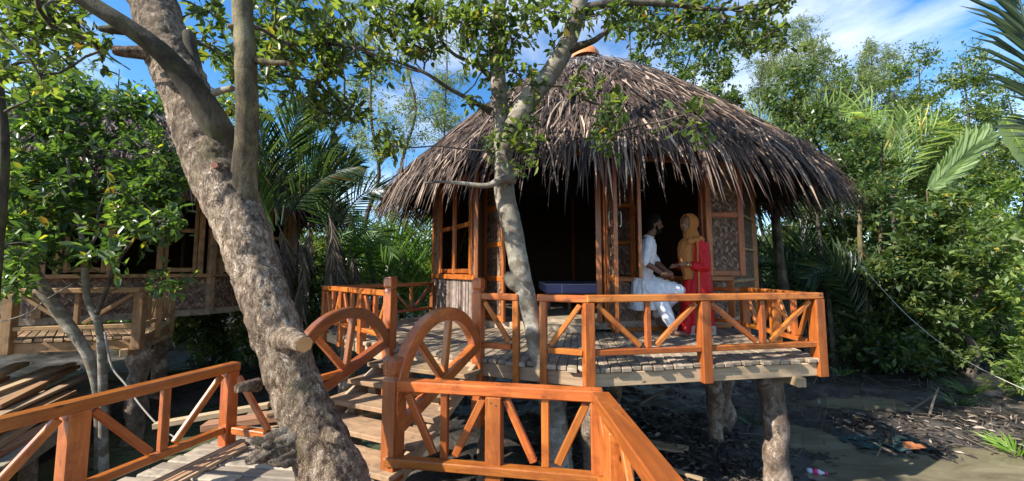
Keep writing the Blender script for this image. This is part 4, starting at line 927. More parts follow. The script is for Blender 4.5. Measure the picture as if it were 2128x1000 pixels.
# ------------------------------------------------------------------ pale tree growing through the deck edge
mt = thing('pale_tree', 'pale smooth barked tree growing through the front edge of the deck', 'tree', tuple(fromPx(1150, 1010, 3.6)))
trunk_rows = [(1162, 1060, 95, 3.6), (1155, 930, 84, 3.6), (1146, 850, 66, 3.6), (1134, 790, 56, 3.6), (1120, 742, 50, 3.6), (1108, 680, 50, 3.6), (1092, 610, 54, 3.6), (1075, 530, 56, 3.6), (1060, 455, 58, 3.6), (1048, 395, 58, 3.62), (1047, 330, 50, 3.65), (1042, 250, 46, 3.68), (1034, 150, 45, 3.7), (1030, 60, 42, 3.75), (1046, -40, 38, 3.8), (1060, -200, 28, 3.9)]
trunk_rows = [(a, b, w * .86, d) for a, b, w, d in trunk_rows]
rough_limb('trunk', trunk_rows, 'palebark', mt, 32, 10, .07, 6, 31, .012)
rough_limb('limb', [(1046, 320, 40, 3.65), (1068, 262, 48, 3.62), (1100, 205, 50, 3.6), (1138, 160, 48, 3.6), (1172, 105, 46, 3.6), (1194, 50, 42, 3.6), (1210, -20, 38, 3.62), (1235, -150, 30, 3.7)], 'palebark', mt, 24, 8, .06, 7, 32)
rough_limb('limb', [(1172, 108, 26, 3.58), (1200, 97, 20, 3.55), (1235, 84, 15, 3.5), (1262, 63, 11, 3.48)], 'darkbark', mt, 12, 6, .08, 9, 33)
rough_limb('limb', [(1070, 372, 26, 3.5), (1040, 375, 22, 3.46), (1010, 386, 13, 3.44), (960, 381, 9, 3.42), (915, 378, 7, 3.4), (882, 381, 5, 3.38)], 'palebark', mt, 12, 6, .06, 9, 34)
rough_limb('limb', [(1020, 232, 22, 3.68), (985, 212, 12, 3.6), (930, 182, 10, 3.5), (880, 150, 9, 3.45), (800, 120, 7, 3.4), (740, 100, 5, 3.35)], 'thinbark', mt, 8, 6, .05, 9, 35)
rough_limb('limb', [(1025, 165, 20, 3.7), (990, 135, 11, 3.6), (940, 110, 9, 3.55), (905, 60, 8, 3.5), (890, -30, 6, 3.45)], 'thinbark', mt, 8, 6, .05, 9, 36)
rough_limb('limb', [(1090, 600, 50, 3.62), (1066, 583, 40, 3.58), (1050, 572, 22, 3.56)], 'palebark', mt, 16, 6, .12, 9, 37)
rough_limb('limb', [(1205, 20, 26, 3.62), (1290, 5, 18, 3.6), (1400, 10, 14, 3.65), (1500, 20, 10, 3.7), (1600, 5, 6, 3.8)], 'thinbark', mt, 8, 6, .05, 9, 38)
rng = np.random.default_rng(33)
tp, _ = px_path(trunk_rows[8:]); tp += [fromPx(1138, 160, 3.6), fromPx(1194, 50, 3.6), fromPx(1290, 5, 3.6), fromPx(1400, 10, 3.65), fromPx(1500, 20, 3.7), fromPx(1600, 5, 3.8), fromPx(880, 150, 3.45), fromPx(740, 100, 3.35), fromPx(905, 60, 3.5), fromPx(890, -30, 3.45), fromPx(960, 200, 3.55)]
C = box_clusters([(620, 50, 110, 70, 3.4, 18), (760, 60, 110, 70, 3.5, 26), (720, 190, 90, 70, 3.6, 17), (640, 150, 70, 60, 3.5, 11), (790, 270, 40, 50, 3.6, 4), (900, 50, 90, 55, 3.6, 24), (1030, 40, 80, 55, 3.5, 18), (1000, 150, 50, 60, 3.5, 6), (1070, 230, 40, 70, 3.5, 7), (1140, 50, 60, 50, 3.5, 7),
                  (1300, 25, 60, 35, 3.6, 9), (1410, 35, 80, 45, 3.7, 16), (1530, 45, 90, 50, 3.8, 20), (1610, 15, 40, 20, 3.9, 6), (1200, 200, 40, 40, 3.4, 2), (1290, 225, 45, 25, 3.3, 4), (1245, 285, 35, 18, 3.3, 3), (1425, 252, 25, 14, 3.2, 2), (1085, 330, 40, 40, 3.4, 3), (1000, 320, 30, 35, 3.5, 2), (1030, 120, 40, 60, 3.45, 4), (1100, 160, 30, 40, 3.4, 2)], rng)
canopy(mt, C, tp, rng, .20, 5, 6, .082, 'leaf_canopy', 290)
C = crown_centres([(.3, 3.8, 4.9, 2.2, 1.5, .7), (2.6, 4.0, 4.7, 1.6, 1.2, .5)], 10, rng, .2, 4)  # unseen crown above the frame, thinned to let the sun through
P, D, U, L, TA, TB = clusters(C, .4, 8, 8, .09, rng, .1); A, B, ra, rb = branch_set(tp, C, rng, .03, .008, .9); v1, f1_ = thin_tubes(A, B, ra, rb, 5)
o = mobj('branches', mesh_np('branches', v1, f1_), M['thinbark'], mt); o['kind'] = 'stuff'; place_leaves(mt, P, D, U, L, L * .5, LEAF4, 'leaf_canopy')

# ------------------------------------------------------------------ leaning trees on the left
lt = thing('leaning_tree', 'slim grey tree leaning left out of the green water before the left deck', 'tree', tuple(fromPx(205, 935, 4.6)))
rows = [(206, 985, 26, 4.6), (205, 860, 24, 4.6), (198, 790, 27, 4.6), (178, 730, 32, 4.58), (132, 662, 38, 4.55), (88, 600, 42, 4.5), (60, 550, 42, 4.5), (32, 480, 42, 4.45), (8, 420, 40, 4.4), (-30, 330, 34, 4.4)]
rough_limb('trunk', rows, 'palebark', lt, 18, 8, .07, 6, 41)
lt2 = thing('forked_tree', 'thin forked grey tree beside the leaning one, in front of the left deck', 'tree', tuple(fromPx(214, 935, 4.5)))
rows2 = [(216, 985, 26, 4.5), (214, 860, 25, 4.5), (213, 760, 24, 4.5), (206, 680, 22, 4.48), (182, 620, 21, 4.46), (175, 545, 19, 4.45), (168, 480, 15, 4.42), (150, 400, 11, 4.4), (140, 330, 8, 4.4)]
rough_limb('trunk', rows2, 'palebark', lt2, 16, 8, .07, 7, 42)
rough_limb('limb', [(200, 655, 16, 4.48), (222, 600, 13, 4.42), (244, 545, 12, 4.38), (282, 492, 9, 4.35), (320, 440, 6, 4.3)], 'thinbark', lt2, 10, 6, .06, 9, 43)
rough_limb('limb', [(176, 520, 12, 4.45), (200, 490, 9, 4.42), (205, 440, 7, 4.4), (230, 380, 5, 4.35)], 'palebark', lt2, 10, 6, .06, 9, 44)
rng = np.random.default_rng(41)
p1, _ = px_path(rows[5:]); p2, _ = px_path(rows2[3:]); p1 += [fromPx(40, 300, 4.4), fromPx(90, 250, 4.5)]; p2 += [fromPx(282, 492, 4.35), fromPx(320, 440, 4.3), fromPx(230, 380, 4.35), fromPx(200, 300, 4.5), fromPx(300, 330, 4.6)]
C = box_clusters([(60, 300, 75, 90, 4.5, 27), (60, 430, 70, 60, 4.4, 18), (50, 530, 50, 45, 4.2, 9), (90, 200, 60, 50, 4.7, 12), (30, 590, 30, 30, 4.1, 3)], rng)
canopy(lt, C, p1, rng, .26, 6, 7, .118, 'leaf_near', 150, 'thinbark', wr=.45)
C = box_clusters([(230, 300, 110, 90, 4.8, 31), (220, 420, 110, 50, 4.5, 24), (340, 380, 50, 90, 4.7, 15), (310, 470, 80, 30, 4.4, 10), (180, 520, 60, 25, 4.3, 5), (220, 210, 60, 40, 5.0, 7), (350, 590, 30, 15, 4.3, 2)], rng)
canopy(lt2, C, p2, rng, .26, 6, 7, .115, 'leaf_near', 150, 'thinbark', wr=.45)
et = thing('edge_tree', 'dark slender trunk at the far left edge with twigs reaching right', 'tree', tuple(fromPx(-12, 1100, 3.4)))
rough_limb('trunk', [(-30, 1100, 44, 3.4), (-22, 700, 40, 3.4), (2, 430, 36, 3.4), (8, 300, 32, 3.4), (0, 190, 26, 3.4), (-14, 60, 22, 3.4)], 'darkbark', et, 14, 6, .1, 7, 45)
for k, r in enumerate(([(6, 235, 12, 3.4), (30, 222, 9, 3.38), (62, 208, 5, 3.36)], [(0, 165, 22, 3.4), (20, 140, 15, 3.4), (60, 130, 9, 3.45), (120, 160, 5, 3.5)], [(-4, 80, 12, 3.4), (60, 20, 9, 3.3), (150, 45, 7, 3.2), (220, 110, 6, 3.2), (270, 145, 4, 3.2)])):
    rough_limb('limb', r, 'thinbark', et, 8, 6, .06, 9, 46 + k)
C = box_clusters([(30, 90, 40, 60, 3.3, 5), (100, 50, 60, 40, 3.2, 5)], rng); canopy(et, C, [fromPx(62, 208, 3.36), fromPx(60, 130, 3.45), fromPx(60, 20, 3.3), fromPx(150, 45, 3.2)], rng, .22, 5, 6, .09, 'leaf_canopy', 40)

# ------------------------------------------------------------------ background trees
def T(px, top, D, hw, bottom, name, label, mat, seed, n=110, leaf=.13, wr=.45, twigs=9, per=8, group=None, droop=0., up=.25, cr=.5, lean=0., bark='thinbark', tr=.07, depth=1.0, shape=LEAF4, own=0, shell=.5, twigr=0., frac=.35, taper=.55):
    """tree filling the photo's column px+-hw from 'top' to 'bottom' at distance D: a stack of uneven lobes"""
    rng = np.random.default_rng(seed); b = fromPx(px, 600, D); g0 = gz(b.x, D); base = (b.x, D, g0 - .05)
    zt = fromPx(px, top, D).z; zb = max(fromPx(px, bottom, D).z, g0 + .15); w = hw / FPX * D; k = max(3, int((zt - zb) / (w * .8))); ells = []
    for i in range(k):
        t = (i + .5) / k; ww = w * (1 - taper * t ** 1.6) * rng.uniform(.75, 1.1)
        ells.append((b.x + rng.normal() * w * .22 + lean * t, D + rng.normal() * w * .2, zb + (zt - zb) * (i + .5) / k - .1 * ww, ww, ww * depth, max(.32, (zt - zb) / k * .68)))
    return tree(name, label, base, (b.x + lean * .8, D, zt - .3), ells, mat, n, twigs, per, leaf, wr, tr, bark, shape, own, seed, group, cr, twigr, None, frac, up, droop, .028, shell=shell)
# behind the round hut
G1 = 'trees standing behind the round hut'
T(1330, -40, 12.6, 70, 330, 'broadleaf_tree', 'glossy broadleaf tree rising just right of the clay pot on the hut roof', 'leaf_mid', 101, 75, .15, .5, group=G1)
T(1440, -20, 13.5, 75, 380, 'broadleaf_tree', 'leafy green tree over the right slope of the hut roof', 'leaf_mid', 102, 95, .15, .5, group=G1)
T(1515, 80, 13.0, 55, 420, 'broadleaf_tree', 'small dark leafed tree low over the right slope of the hut roof', 'leaf_dark', 103, 70, .15, .5, group=G1)
# right side
G2 = 'tall pale trees on the right skyline'
T(1600, 25, 15.0, 80, 420, 'wispy_tree', 'tall pale wispy tree at the left end of the right hand skyline', 'leaf_wispy', 111, 380, .13, .2, 11, 10, G2, .25, .3, .55, own=0)
T(1715, 40, 14.0, 78, 420, 'wispy_tree', 'highest pale crown of the right skyline, behind the dark bushes', 'leaf_wispy', 112, 340, .13, .24, 10, 10, G2, .15, .3, .5)
T(1850, 80, 15.5, 80, 420, 'wispy_tree', 'rounded pale crown in the middle of the right skyline', 'leaf_wispy', 113, 420, .13, .24, 10, 10, G2, .15, .3, .5)
T(1950, 108, 14.5, 66, 420, 'airy_tree', 'thin crowned green tree with sky showing through, right of the middle of the skyline', 'leaf_mid', 114, 190, .13, .42, 8, 7, G2)
T(2040, 105, 13.5, 72, 420, 'airy_tree', 'airy green tree behind the blue green palm frond', 'leaf_mid', 115, 230, .13, .42, 8, 7, G2)
T(2130, 170, 14.0, 60, 450, 'airy_tree', 'green tree at the right edge under the palm frond', 'leaf_mid', 116, 190, .13, .42, 8, 7, G2)
T(1900, 150, 12.5, 70, 480, 'airy_tree', 'leafy green tree above the olive bush, behind the pale fronds', 'leaf_mid', 117, 150, .13, .42, 8, 7, G2)
T(1985, 210, 12.0, 75, 480, 'airy_tree', 'sunny leafed tree directly behind the pale fan leaf', 'leaf_bright', 118, 150, .13, .42, 8, 7, G2)
T(1790, 120, 12.8, 60, 480, 'airy_tree', 'leafy green tree between the tall dark bush and the round pale crown', 'leaf_mid', 119, 140, .13, .42, 8, 7, G2)
G3 = 'dark mangrove bushes right of the hut'
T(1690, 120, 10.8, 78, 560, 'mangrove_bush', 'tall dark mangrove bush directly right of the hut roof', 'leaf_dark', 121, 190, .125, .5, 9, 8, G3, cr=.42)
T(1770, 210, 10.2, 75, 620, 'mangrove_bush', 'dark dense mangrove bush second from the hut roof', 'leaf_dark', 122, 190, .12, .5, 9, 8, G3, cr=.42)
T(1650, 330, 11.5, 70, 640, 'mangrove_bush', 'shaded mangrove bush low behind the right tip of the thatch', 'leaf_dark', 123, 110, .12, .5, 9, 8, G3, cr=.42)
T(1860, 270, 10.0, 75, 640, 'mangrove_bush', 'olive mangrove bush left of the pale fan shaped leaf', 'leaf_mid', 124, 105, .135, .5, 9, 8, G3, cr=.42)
T(1900, 430, 8.6, 85, 745, 'mangrove_bush', 'low dark bush with drooping leaves over the mud bank', 'leaf_dark', 125, 105, .16, .45, 9, 8, G3, cr=.38, droop=.1, taper=.3)  # dark leaf colour stands in for the shade on this bush
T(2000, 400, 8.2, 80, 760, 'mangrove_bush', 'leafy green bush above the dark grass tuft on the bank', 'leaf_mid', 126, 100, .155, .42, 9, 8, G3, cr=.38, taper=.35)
T(2080, 380, 9.4, 85, 740, 'mangrove_bush', 'sunny yellow green bush at the right edge', 'leaf_bright', 127, 105, .155, .42, 9, 8, G3, cr=.4, taper=.35)  # bright leaf colour stands in for the sunlight on this bush
T(2150, 560, 6.8, 80, 800, 'mangrove_bush', 'low green bush at the lower right edge over the puddle', 'leaf_bright', 128, 70, .12, .42, 9, 8, G3, cr=.34, taper=.3)  # sunlight is put into the leaf colour here too
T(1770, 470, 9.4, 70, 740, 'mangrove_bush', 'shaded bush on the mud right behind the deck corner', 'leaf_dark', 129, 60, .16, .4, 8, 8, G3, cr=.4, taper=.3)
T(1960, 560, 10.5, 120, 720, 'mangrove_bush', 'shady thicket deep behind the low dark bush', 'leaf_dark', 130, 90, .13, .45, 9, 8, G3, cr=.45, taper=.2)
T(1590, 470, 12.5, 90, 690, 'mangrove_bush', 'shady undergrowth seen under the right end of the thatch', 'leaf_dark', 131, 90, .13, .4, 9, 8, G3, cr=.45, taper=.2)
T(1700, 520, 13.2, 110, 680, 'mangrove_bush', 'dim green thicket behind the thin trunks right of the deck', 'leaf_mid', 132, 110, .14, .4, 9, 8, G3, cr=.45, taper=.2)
# slim trunks under the mangroves
t0 = None; rng = np.random.default_rng(61)
names = ['thin dark trunk just right of the hut wall', 'stoutest dark trunk between the hut wall and the deck corner', 'thin trunk above the deck corner post', 'slender trunk leaning right of the deck corner', 'pale green stem right of the deck corner', 'second pale stem right of the deck corner', 'thin shaded trunk among the bushes', 'crooked trunk below the olive bush']
for k, (px, D, w) in enumerate([(1588, 9.6, 9), (1640, 8.6, 20), (1672, 9.8, 10), (1728, 9.2, 9), (1800, 9.0, 10), (1846, 9.2, 8), (1762, 9.8, 9), (1880, 8.9, 9)]):
    p = fromPx(px, 640, D); r = w / FPX * D / 2; b = (p.x, D, gz(p.x, D) - .1); t = thing('slim_trunk_tree', names[k], 'tree', b, 0, 'thin trunks right of the hut')
    l = rng.normal() * .12; tube('trunk', [b, (p.x + l * .5, D, .6), (p.x + l, D + .05, 1.8), (p.x + l * 1.6 + rng.normal() * .08, D, 3.2)], [r * 1.2, r, r * .9, r * .7], 'thinbark' if k not in (4, 5) else 'limbbark', t, 8, 5, .12, 5, k)
    C = crown_centres([(p.x + l * 1.6, D, 3.2, .6, .5, .5)], 12, rng, .3, k); P, D_, U, L, TA, TB = clusters(C, .35, 7, 7, .11, rng); place_leaves(t, P, D_, U, L, L * .42, LEAF4, 'leaf_dark')
# between the huts
G4 = 'slender trees between the two huts'
T(590, 40, 12.5, 75, 460, 'slender_tree', 'leafy slender tree right of the big trunk, first between the huts', 'leaf_mid', 141, 130, .13, .4, 9, 7, G4, droop=.1)
T(690, -40, 13.5, 80, 450, 'slender_tree', 'tall light crowned slender tree midway between the huts', 'leaf_wispy', 142, 150, .13, .3, 9, 8, G4, droop=.25, frac=.6)
T(775, 20, 12.0, 45, 330, 'slender_tree', 'slim dark stemmed tree left of the hut roof, standing in blue sky', 'leaf_wispy', 143, 45, .13, .3, 8, 7, G4, droop=.25, tr=.09, frac=.9)
T(838, 0, 13.0, 55, 300, 'slender_tree', 'bare stemmed tree nearest the hut roof on its left, with drooping twigs', 'leaf_wispy', 144, 60, .13, .28, 8, 7, G4, droop=.35, tr=.09, frac=.9)
T(920, 40, 15.5, 70, 300, 'slender_tree', 'pale drooping crown peeking over the left slope of the hut roof', 'leaf_wispy', 145, 100, .14, .25, 8, 8, G4, droop=.4, frac=.6)
T(650, 230, 15.0, 95, 560, 'slender_tree', 'bushy green tree behind the palms between the huts', 'leaf_mid', 146, 150, .15, .4, 9, 8, G4)
T(800, 420, 13.5, 75, 600, 'understory_bush', 'sunlit bush behind the far jetty ropes', 'leaf_bright', 147, 70, .14, .3, 9, 8, 'bushes between the two huts', taper=.2)
T(880, 470, 12.0, 50, 610, 'understory_bush', 'green bush at the left wall of the round hut', 'leaf_mid', 148, 55, .13, .3, 9, 8, 'bushes between the two huts', taper=.2)
T(720, 440, 14.5, 70, 600, 'understory_bush', 'shady bush behind the palm clump between the huts', 'leaf_mid', 149, 60, .14, .35, 9, 8, 'bushes between the two huts', taper=.2)
# behind the left hut
G5 = 'trees behind the left hut'
T(70, 60, 15.0, 90, 400, 'woodland_tree', 'leafy tree over the left end of the left hut roof', 'leaf_mid', 151, 90, .17, .42, 9, 8, G5)
T(210, 130, 16.0, 90, 400, 'woodland_tree', 'pale leafed tree behind the left hut roof, left of the big trunk', 'leaf_wispy', 152, 130, .17, .35, 9, 8, G5)
T(320, 170, 14.5, 80, 420, 'woodland_tree', 'green tree behind the left hut roof, touching the big trunk', 'leaf_mid', 153, 120, .17, .42, 9, 8, G5)
T(470, 60, 15.5, 80, 420, 'woodland_tree', 'tree seen in the gap between the two limbs of the big trunk', 'leaf_mid', 154, 120, .17, .42, 9, 8, G5)
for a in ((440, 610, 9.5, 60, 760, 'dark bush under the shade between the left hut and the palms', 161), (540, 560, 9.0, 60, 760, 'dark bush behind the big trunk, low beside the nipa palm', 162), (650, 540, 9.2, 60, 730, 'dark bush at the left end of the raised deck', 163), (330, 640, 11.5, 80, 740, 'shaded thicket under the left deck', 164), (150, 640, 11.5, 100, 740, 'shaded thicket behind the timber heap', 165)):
    T(a[0], a[1], a[2], a[3], a[4], 'understory_bush', a[5], 'leaf_dark', a[6], 80, .13, .4, 9, 8, 'dark bushes left of the deck', taper=.2)  # undergrowth added to darken the bright ground around the left hut
# far wood behind everything
def far_wood():
    rng = np.random.default_rng(71); C = []
    for _ in range(900):
        a = RAD(rng.uniform(-62, 62)); r = rng.uniform(19, 30); x = r * math.sin(a) ; y = r * math.cos(a)
        if y < 9: continue
        h = 2.6 + 1.1 * mnoise.noise(Vector((a * 4, 0, 0))); C.append((x, y, rng.uniform(-.3, h)))
    P, D, U, L, TA, TB = clusters(np.array(C), 1.1, 8, 7, .34, rng); V, F = leaf_verts(P, D, U, L, L * .5, LEAF4)
    o = mobj('far_wood', mesh_np('far_wood', V, F), M['leaf_mid']); o['kind'] = 'stuff'; o['label'] = 'far green wood closing the view behind the huts'; o['category'] = 'wood'
far_wood()

# ------------------------------------------------------------------ palms
def leaflet_unit(mat):
    return unit_leaf((np.array([[0, -.3, .0], [0, .3, 0], [.35, -.5, .02], [.35, 0, -.03], [.35, .5, .02], [.75, -.34, -.05], [.75, 0, -.09], [.75, .34, -.05], [1, 0, -.2]]), np.array([[0, 2, 3, 3], [0, 3, 1, 1]])), M[mat], ('x', mat))
LSHAPE = np.array([[0, -.3, .0], [0, .3, 0], [.35, -.5, .02], [.35, 0, -.02], [.35, .5, .02], [.75, -.34, -.03], [.75, 0, -.06], [.75, .34, -.03], [1, 0, -.14]])
LFACE = [(0, 3, 2), (0, 1, 3), (1, 4, 3), (2, 3, 6, 5), (3, 4, 7, 6), (5, 6, 8), (6, 7, 8)]
_lu = {}
def frond(root, pts, n, ll, lw, mat, ang=55, own=True, droop=.15, seed=0, r=.014, facing=None, t0=.18, name='frond', oneside=0, jitter=.12):
    """palm frond: a rachis with two rows of folded leaflets"""
    rng = random.Random(seed); P, _ = smooth_path([Vector(p) for p in pts], [0] * len(pts), 10); N = len(P)
    V, F = tube_arrays(P, [r * (1 - .8 * i / (N - 1)) for i in range(N)], 6); fr = mobj(name, mesh_py('rachis', V, F, True), M[mat], root)
    if mat not in _lu:
        me = mesh_py('leaflet', LSHAPE, LFACE); me.materials.append(M[mat]); _lu[mat] = me
    AV = []; AF = []; iw = winv(fr)
    for i in range(n):
        t = t0 + (1 - t0) * (i + .5) / n; f = t * (N - 1); k = min(int(f), N - 2); p = P[k].lerp(P[k + 1], f - k); tan = (P[k + 1] - P[k]).normalized()
        up = Vector(facing) if facing else Vector((0, 0, 1)); up = (up - tan * up.dot(tan))
        up = up.normalized() if up.length > .05 else tan.orthogonal().normalized(); sd = tan.cross(up)
        env = (math.sin(math.pi * min(1, (t - t0) / (1 - t0) * .88 + .1)) ** .6)
        for s in ((-1, 1) if not oneside else (oneside,)):
            a = RAD(ang * (1 - .45 * t) + rng.uniform(-5, 5)); d = (tan * math.cos(a) + sd * s * math.sin(a) + up * (.12 + rng.uniform(-jitter, jitter)) - Vector((0, 0, droop * rng.uniform(.5, 1.5)))).normalized()
            L = ll * env * rng.uniform(.88, 1.1); y = up.cross(d).normalized(); z = d.cross(y)
            m = Matrix((d * L, y * lw, z * L)).transposed().to_4x4(); m.translation = p
            if own: o = bpy.data.objects.new('leaflet', _lu[mat]); COL.objects.link(o); o.parent = fr; o.matrix_basis = iw @ m
            else: b = len(AV); AV += [m @ Vector(v) for v in LSHAPE]; AF += [tuple(q + b for q in g) for g in LFACE]
    if not own: o = mobj('leaflets', mesh_py('leaflets', AV, AF), M[mat], fr); o['kind'] = 'stuff'
    return fr
pm = thing('nipa_palm', 'dark nipa palm with upright feathery fronds right behind the big trunk', 'palm', tuple(fromPx(585, 640, 6.4)))
X = lambda a, b, d: fromPx(a, b, d)
for k, (pp, n, ll) in enumerate([([(575, 470, 6.4), (578, 400, 6.35), (598, 300, 6.3), (632, 205, 6.2)], 52, .72), ([(580, 460, 6.4), (560, 390, 6.3), (548, 320, 6.2), (540, 250, 6.1)], 40, .6), ([(590, 470, 6.4), (625, 410, 6.3), (680, 365, 6.2), (745, 345, 6.1)], 46, .62),
                                 ([(570, 480, 6.4), (545, 420, 6.2), (520, 380, 6.1), (500, 360, 6.0)], 30, .5), ([(585, 470, 6.5), (600, 400, 6.6), (650, 330, 6.6), (700, 300, 6.6)], 40, .6)]):
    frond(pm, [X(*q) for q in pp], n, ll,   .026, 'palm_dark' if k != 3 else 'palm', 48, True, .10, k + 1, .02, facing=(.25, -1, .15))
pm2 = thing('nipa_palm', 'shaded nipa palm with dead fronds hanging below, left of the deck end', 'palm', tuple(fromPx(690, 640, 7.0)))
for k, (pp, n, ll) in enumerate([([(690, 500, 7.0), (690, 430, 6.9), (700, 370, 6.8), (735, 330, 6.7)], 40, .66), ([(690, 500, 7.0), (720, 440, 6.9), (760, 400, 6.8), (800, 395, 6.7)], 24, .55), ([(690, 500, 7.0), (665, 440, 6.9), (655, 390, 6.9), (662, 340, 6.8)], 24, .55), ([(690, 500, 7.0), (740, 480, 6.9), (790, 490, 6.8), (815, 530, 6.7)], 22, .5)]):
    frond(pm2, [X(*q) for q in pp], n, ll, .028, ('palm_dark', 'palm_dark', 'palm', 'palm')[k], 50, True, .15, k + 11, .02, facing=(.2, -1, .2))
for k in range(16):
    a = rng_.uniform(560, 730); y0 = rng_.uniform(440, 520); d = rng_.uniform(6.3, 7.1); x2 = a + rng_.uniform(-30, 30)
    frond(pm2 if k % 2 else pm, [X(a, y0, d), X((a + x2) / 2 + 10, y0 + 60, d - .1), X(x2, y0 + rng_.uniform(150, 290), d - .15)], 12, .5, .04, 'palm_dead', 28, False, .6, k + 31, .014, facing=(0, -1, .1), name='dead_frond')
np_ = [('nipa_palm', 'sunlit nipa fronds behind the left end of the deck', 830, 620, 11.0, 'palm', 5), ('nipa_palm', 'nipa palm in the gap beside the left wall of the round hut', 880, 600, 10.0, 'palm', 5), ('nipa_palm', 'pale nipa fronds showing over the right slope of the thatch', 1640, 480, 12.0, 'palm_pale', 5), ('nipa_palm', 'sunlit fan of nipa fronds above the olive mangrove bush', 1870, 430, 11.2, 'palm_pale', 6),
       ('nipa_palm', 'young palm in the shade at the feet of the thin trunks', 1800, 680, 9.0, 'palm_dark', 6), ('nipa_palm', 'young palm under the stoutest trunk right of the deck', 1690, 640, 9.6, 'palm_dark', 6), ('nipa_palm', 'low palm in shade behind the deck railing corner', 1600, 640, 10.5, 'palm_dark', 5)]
for i, (nm, lb, px, py, D, mat, nf) in enumerate(np_):
    b = fromPx(px, py, D); b.z = max(gz(b.x, D), b.z if mat == 'palm_pale' else gz(b.x, D)); root = thing(nm, lb, 'palm', tuple(b), 0, 'small nipa palms'); rr_ = random.Random(80 + i)
    hgt = (fromPx(px, 215 if mat == 'palm_pale' else py - 150, D) - b).z
    if mat == 'palm_pale': tube('trunk', [(b.x, b.y, gz(b.x, D) - .1), (b.x, b.y, b.z)], [.07, .06], 'thinbark', root, 8, 1)
    for k in range(nf):
        a = (k - (nf - 1) / 2) / nf * 2.0 + rr_.uniform(-.15, .15); h = hgt * rr_.uniform(.8, 1.05); dx = math.sin(a) * h * .75; dy = rr_.uniform(-.5, .4) * h * .4
        frond(root, [b, b + Vector((dx * .25, dy * .2, h * .5)), b + Vector((dx * .7, dy * .7, h * .85)), b + Vector((dx * 1.2, dy, h * (1.0 - .3 * abs(a))))], 22, .28 * h + .12, .04, mat, 50, False, .15, 200 + i * 10 + k, .014, facing=(0, -1, .3))
pr = thing('coconut_palm', 'blue green palm reaching into the picture from the upper right edge', 'palm', tuple(fromPx(2420, 700, 3.2)))
tube('trunk', [fromPx(2430, 1130, 3.2), fromPx(2440, 700, 3.2), fromPx(2420, 480, 3.2)], [.13, .11, .10], 'thinbark', pr, 12, 6, .1)
frond(pr, [X(2420, 560, 3.2), X(2270, 400, 3.05), X(2190, 250, 3.0), X(2150, 110, 2.95), X(2112, -20, 2.9), X(2080, -130, 2.85)], 46, .74, .019, 'palm_blue', 70, True, .02, 61, .022, facing=(.1, -1, .25))
frond(pr, [X(2420, 480, 3.2), X(2330, 380, 3.1), X(2240, 300, 3.0), X(2160, 270, 2.95)], 30, .5, .03, 'palm_blue', 60, True, .06, 62, .02, facing=(0, -.5, .9))
frond(pr, [X(2420, 480, 3.2), X(2440, 200, 3.3), X(2400, -100, 3.3)], 30, .6, .03, 'palm_blue', 60, True, .05, 63, .02, facing=(0, -1, .3))
fl = thing('fan_leaf_palm', 'young palm with one pale pleated fan leaf, right of the dark bushes', 'palm', tuple(fromPx(1928, 560, 9.0)))
fl_b = fromPx(1926, 395, 9.0); tube('stalk', [(fl_b.x - .1, 9.0, gz(fl_b.x, 9) - .05), (fl_b.x - .05, 9.0, .8), tuple(fl_b)], [.03, .022, .016], 'limbbark', fl, 8, 4)
frond(fl, [fl_b, X(1962, 362, 9.0), X(2005, 318, 8.95), X(2052, 280, 8.9)], 30, .80, .15, 'palm_pale', 34, True, .0, 71, .014, facing=(.1, -1, .1), t0=.05, jitter=.03)
# big pale banana leaf
def big_leaf(root, path, width, mat, name='leaf_blade', fold=.18):
    P, _ = smooth_path([Vector(p) for p in path], [0] * len(path), 8); N = len(P); V = []; F = []
    for i, p in enumerate(P):
        t = i / (N - 1); w = width * math.sin(math.pi * min(.97, t * .9 + .07)) ** .55; tan = (P[min(i + 1, N - 1)] - P[max(i - 1, 0)]).normalized(); n = Vector((0, -1, .35)); n = (n - tan * n.dot(tan)).normalized(); s = tan.cross(n)
        for k in range(7):
            u = (k - 3) / 3; V.append(p + s * (u * w) + n * (fold * w * abs(u) + .01 * math.sin(i * 2.6 + k)))
    for i in range(N - 1):
        for k in range(6): F.append((i * 7 + k, i * 7 + k + 1, i * 7 + 8 + k, i * 7 + 7 + k))
    mobj(name, mesh_py(name, V, F, True), M[mat], root); V, F = tube_arrays([p + Vector((0, -.012, 0)) for p in P], [.016 * (1 - .7 * i / N) for i in range(N)], 6); mobj('midrib', mesh_py('midrib', V, F, True), M[mat], root)
bn = thing('banana_plant', 'banana plant with a huge pale yellow green leaf at the right edge', 'plant', tuple(fromPx(2250, 760, 4.6)))
tube('stem', [tuple(fromPx(2250, 1000, 4.6)), tuple(fromPx(2245, 700, 4.6)), tuple(fromPx(2235, 520, 4.6))], [.10, .08, .06], 'limbbark', bn, 12, 4)
big_leaf(bn, [X(2235, 560, 4.6), X(2200, 450, 4.5), X(2155, 365, 4.4), X(2115, 300, 4.3), X(2085, 245, 4.3)], .34, 'banana')
big_leaf(bn, [X(2235, 520, 4.6), X(2290, 400, 4.7), X(2330, 300, 4.8), X(2380, 260, 4.9)], .33, 'banana')
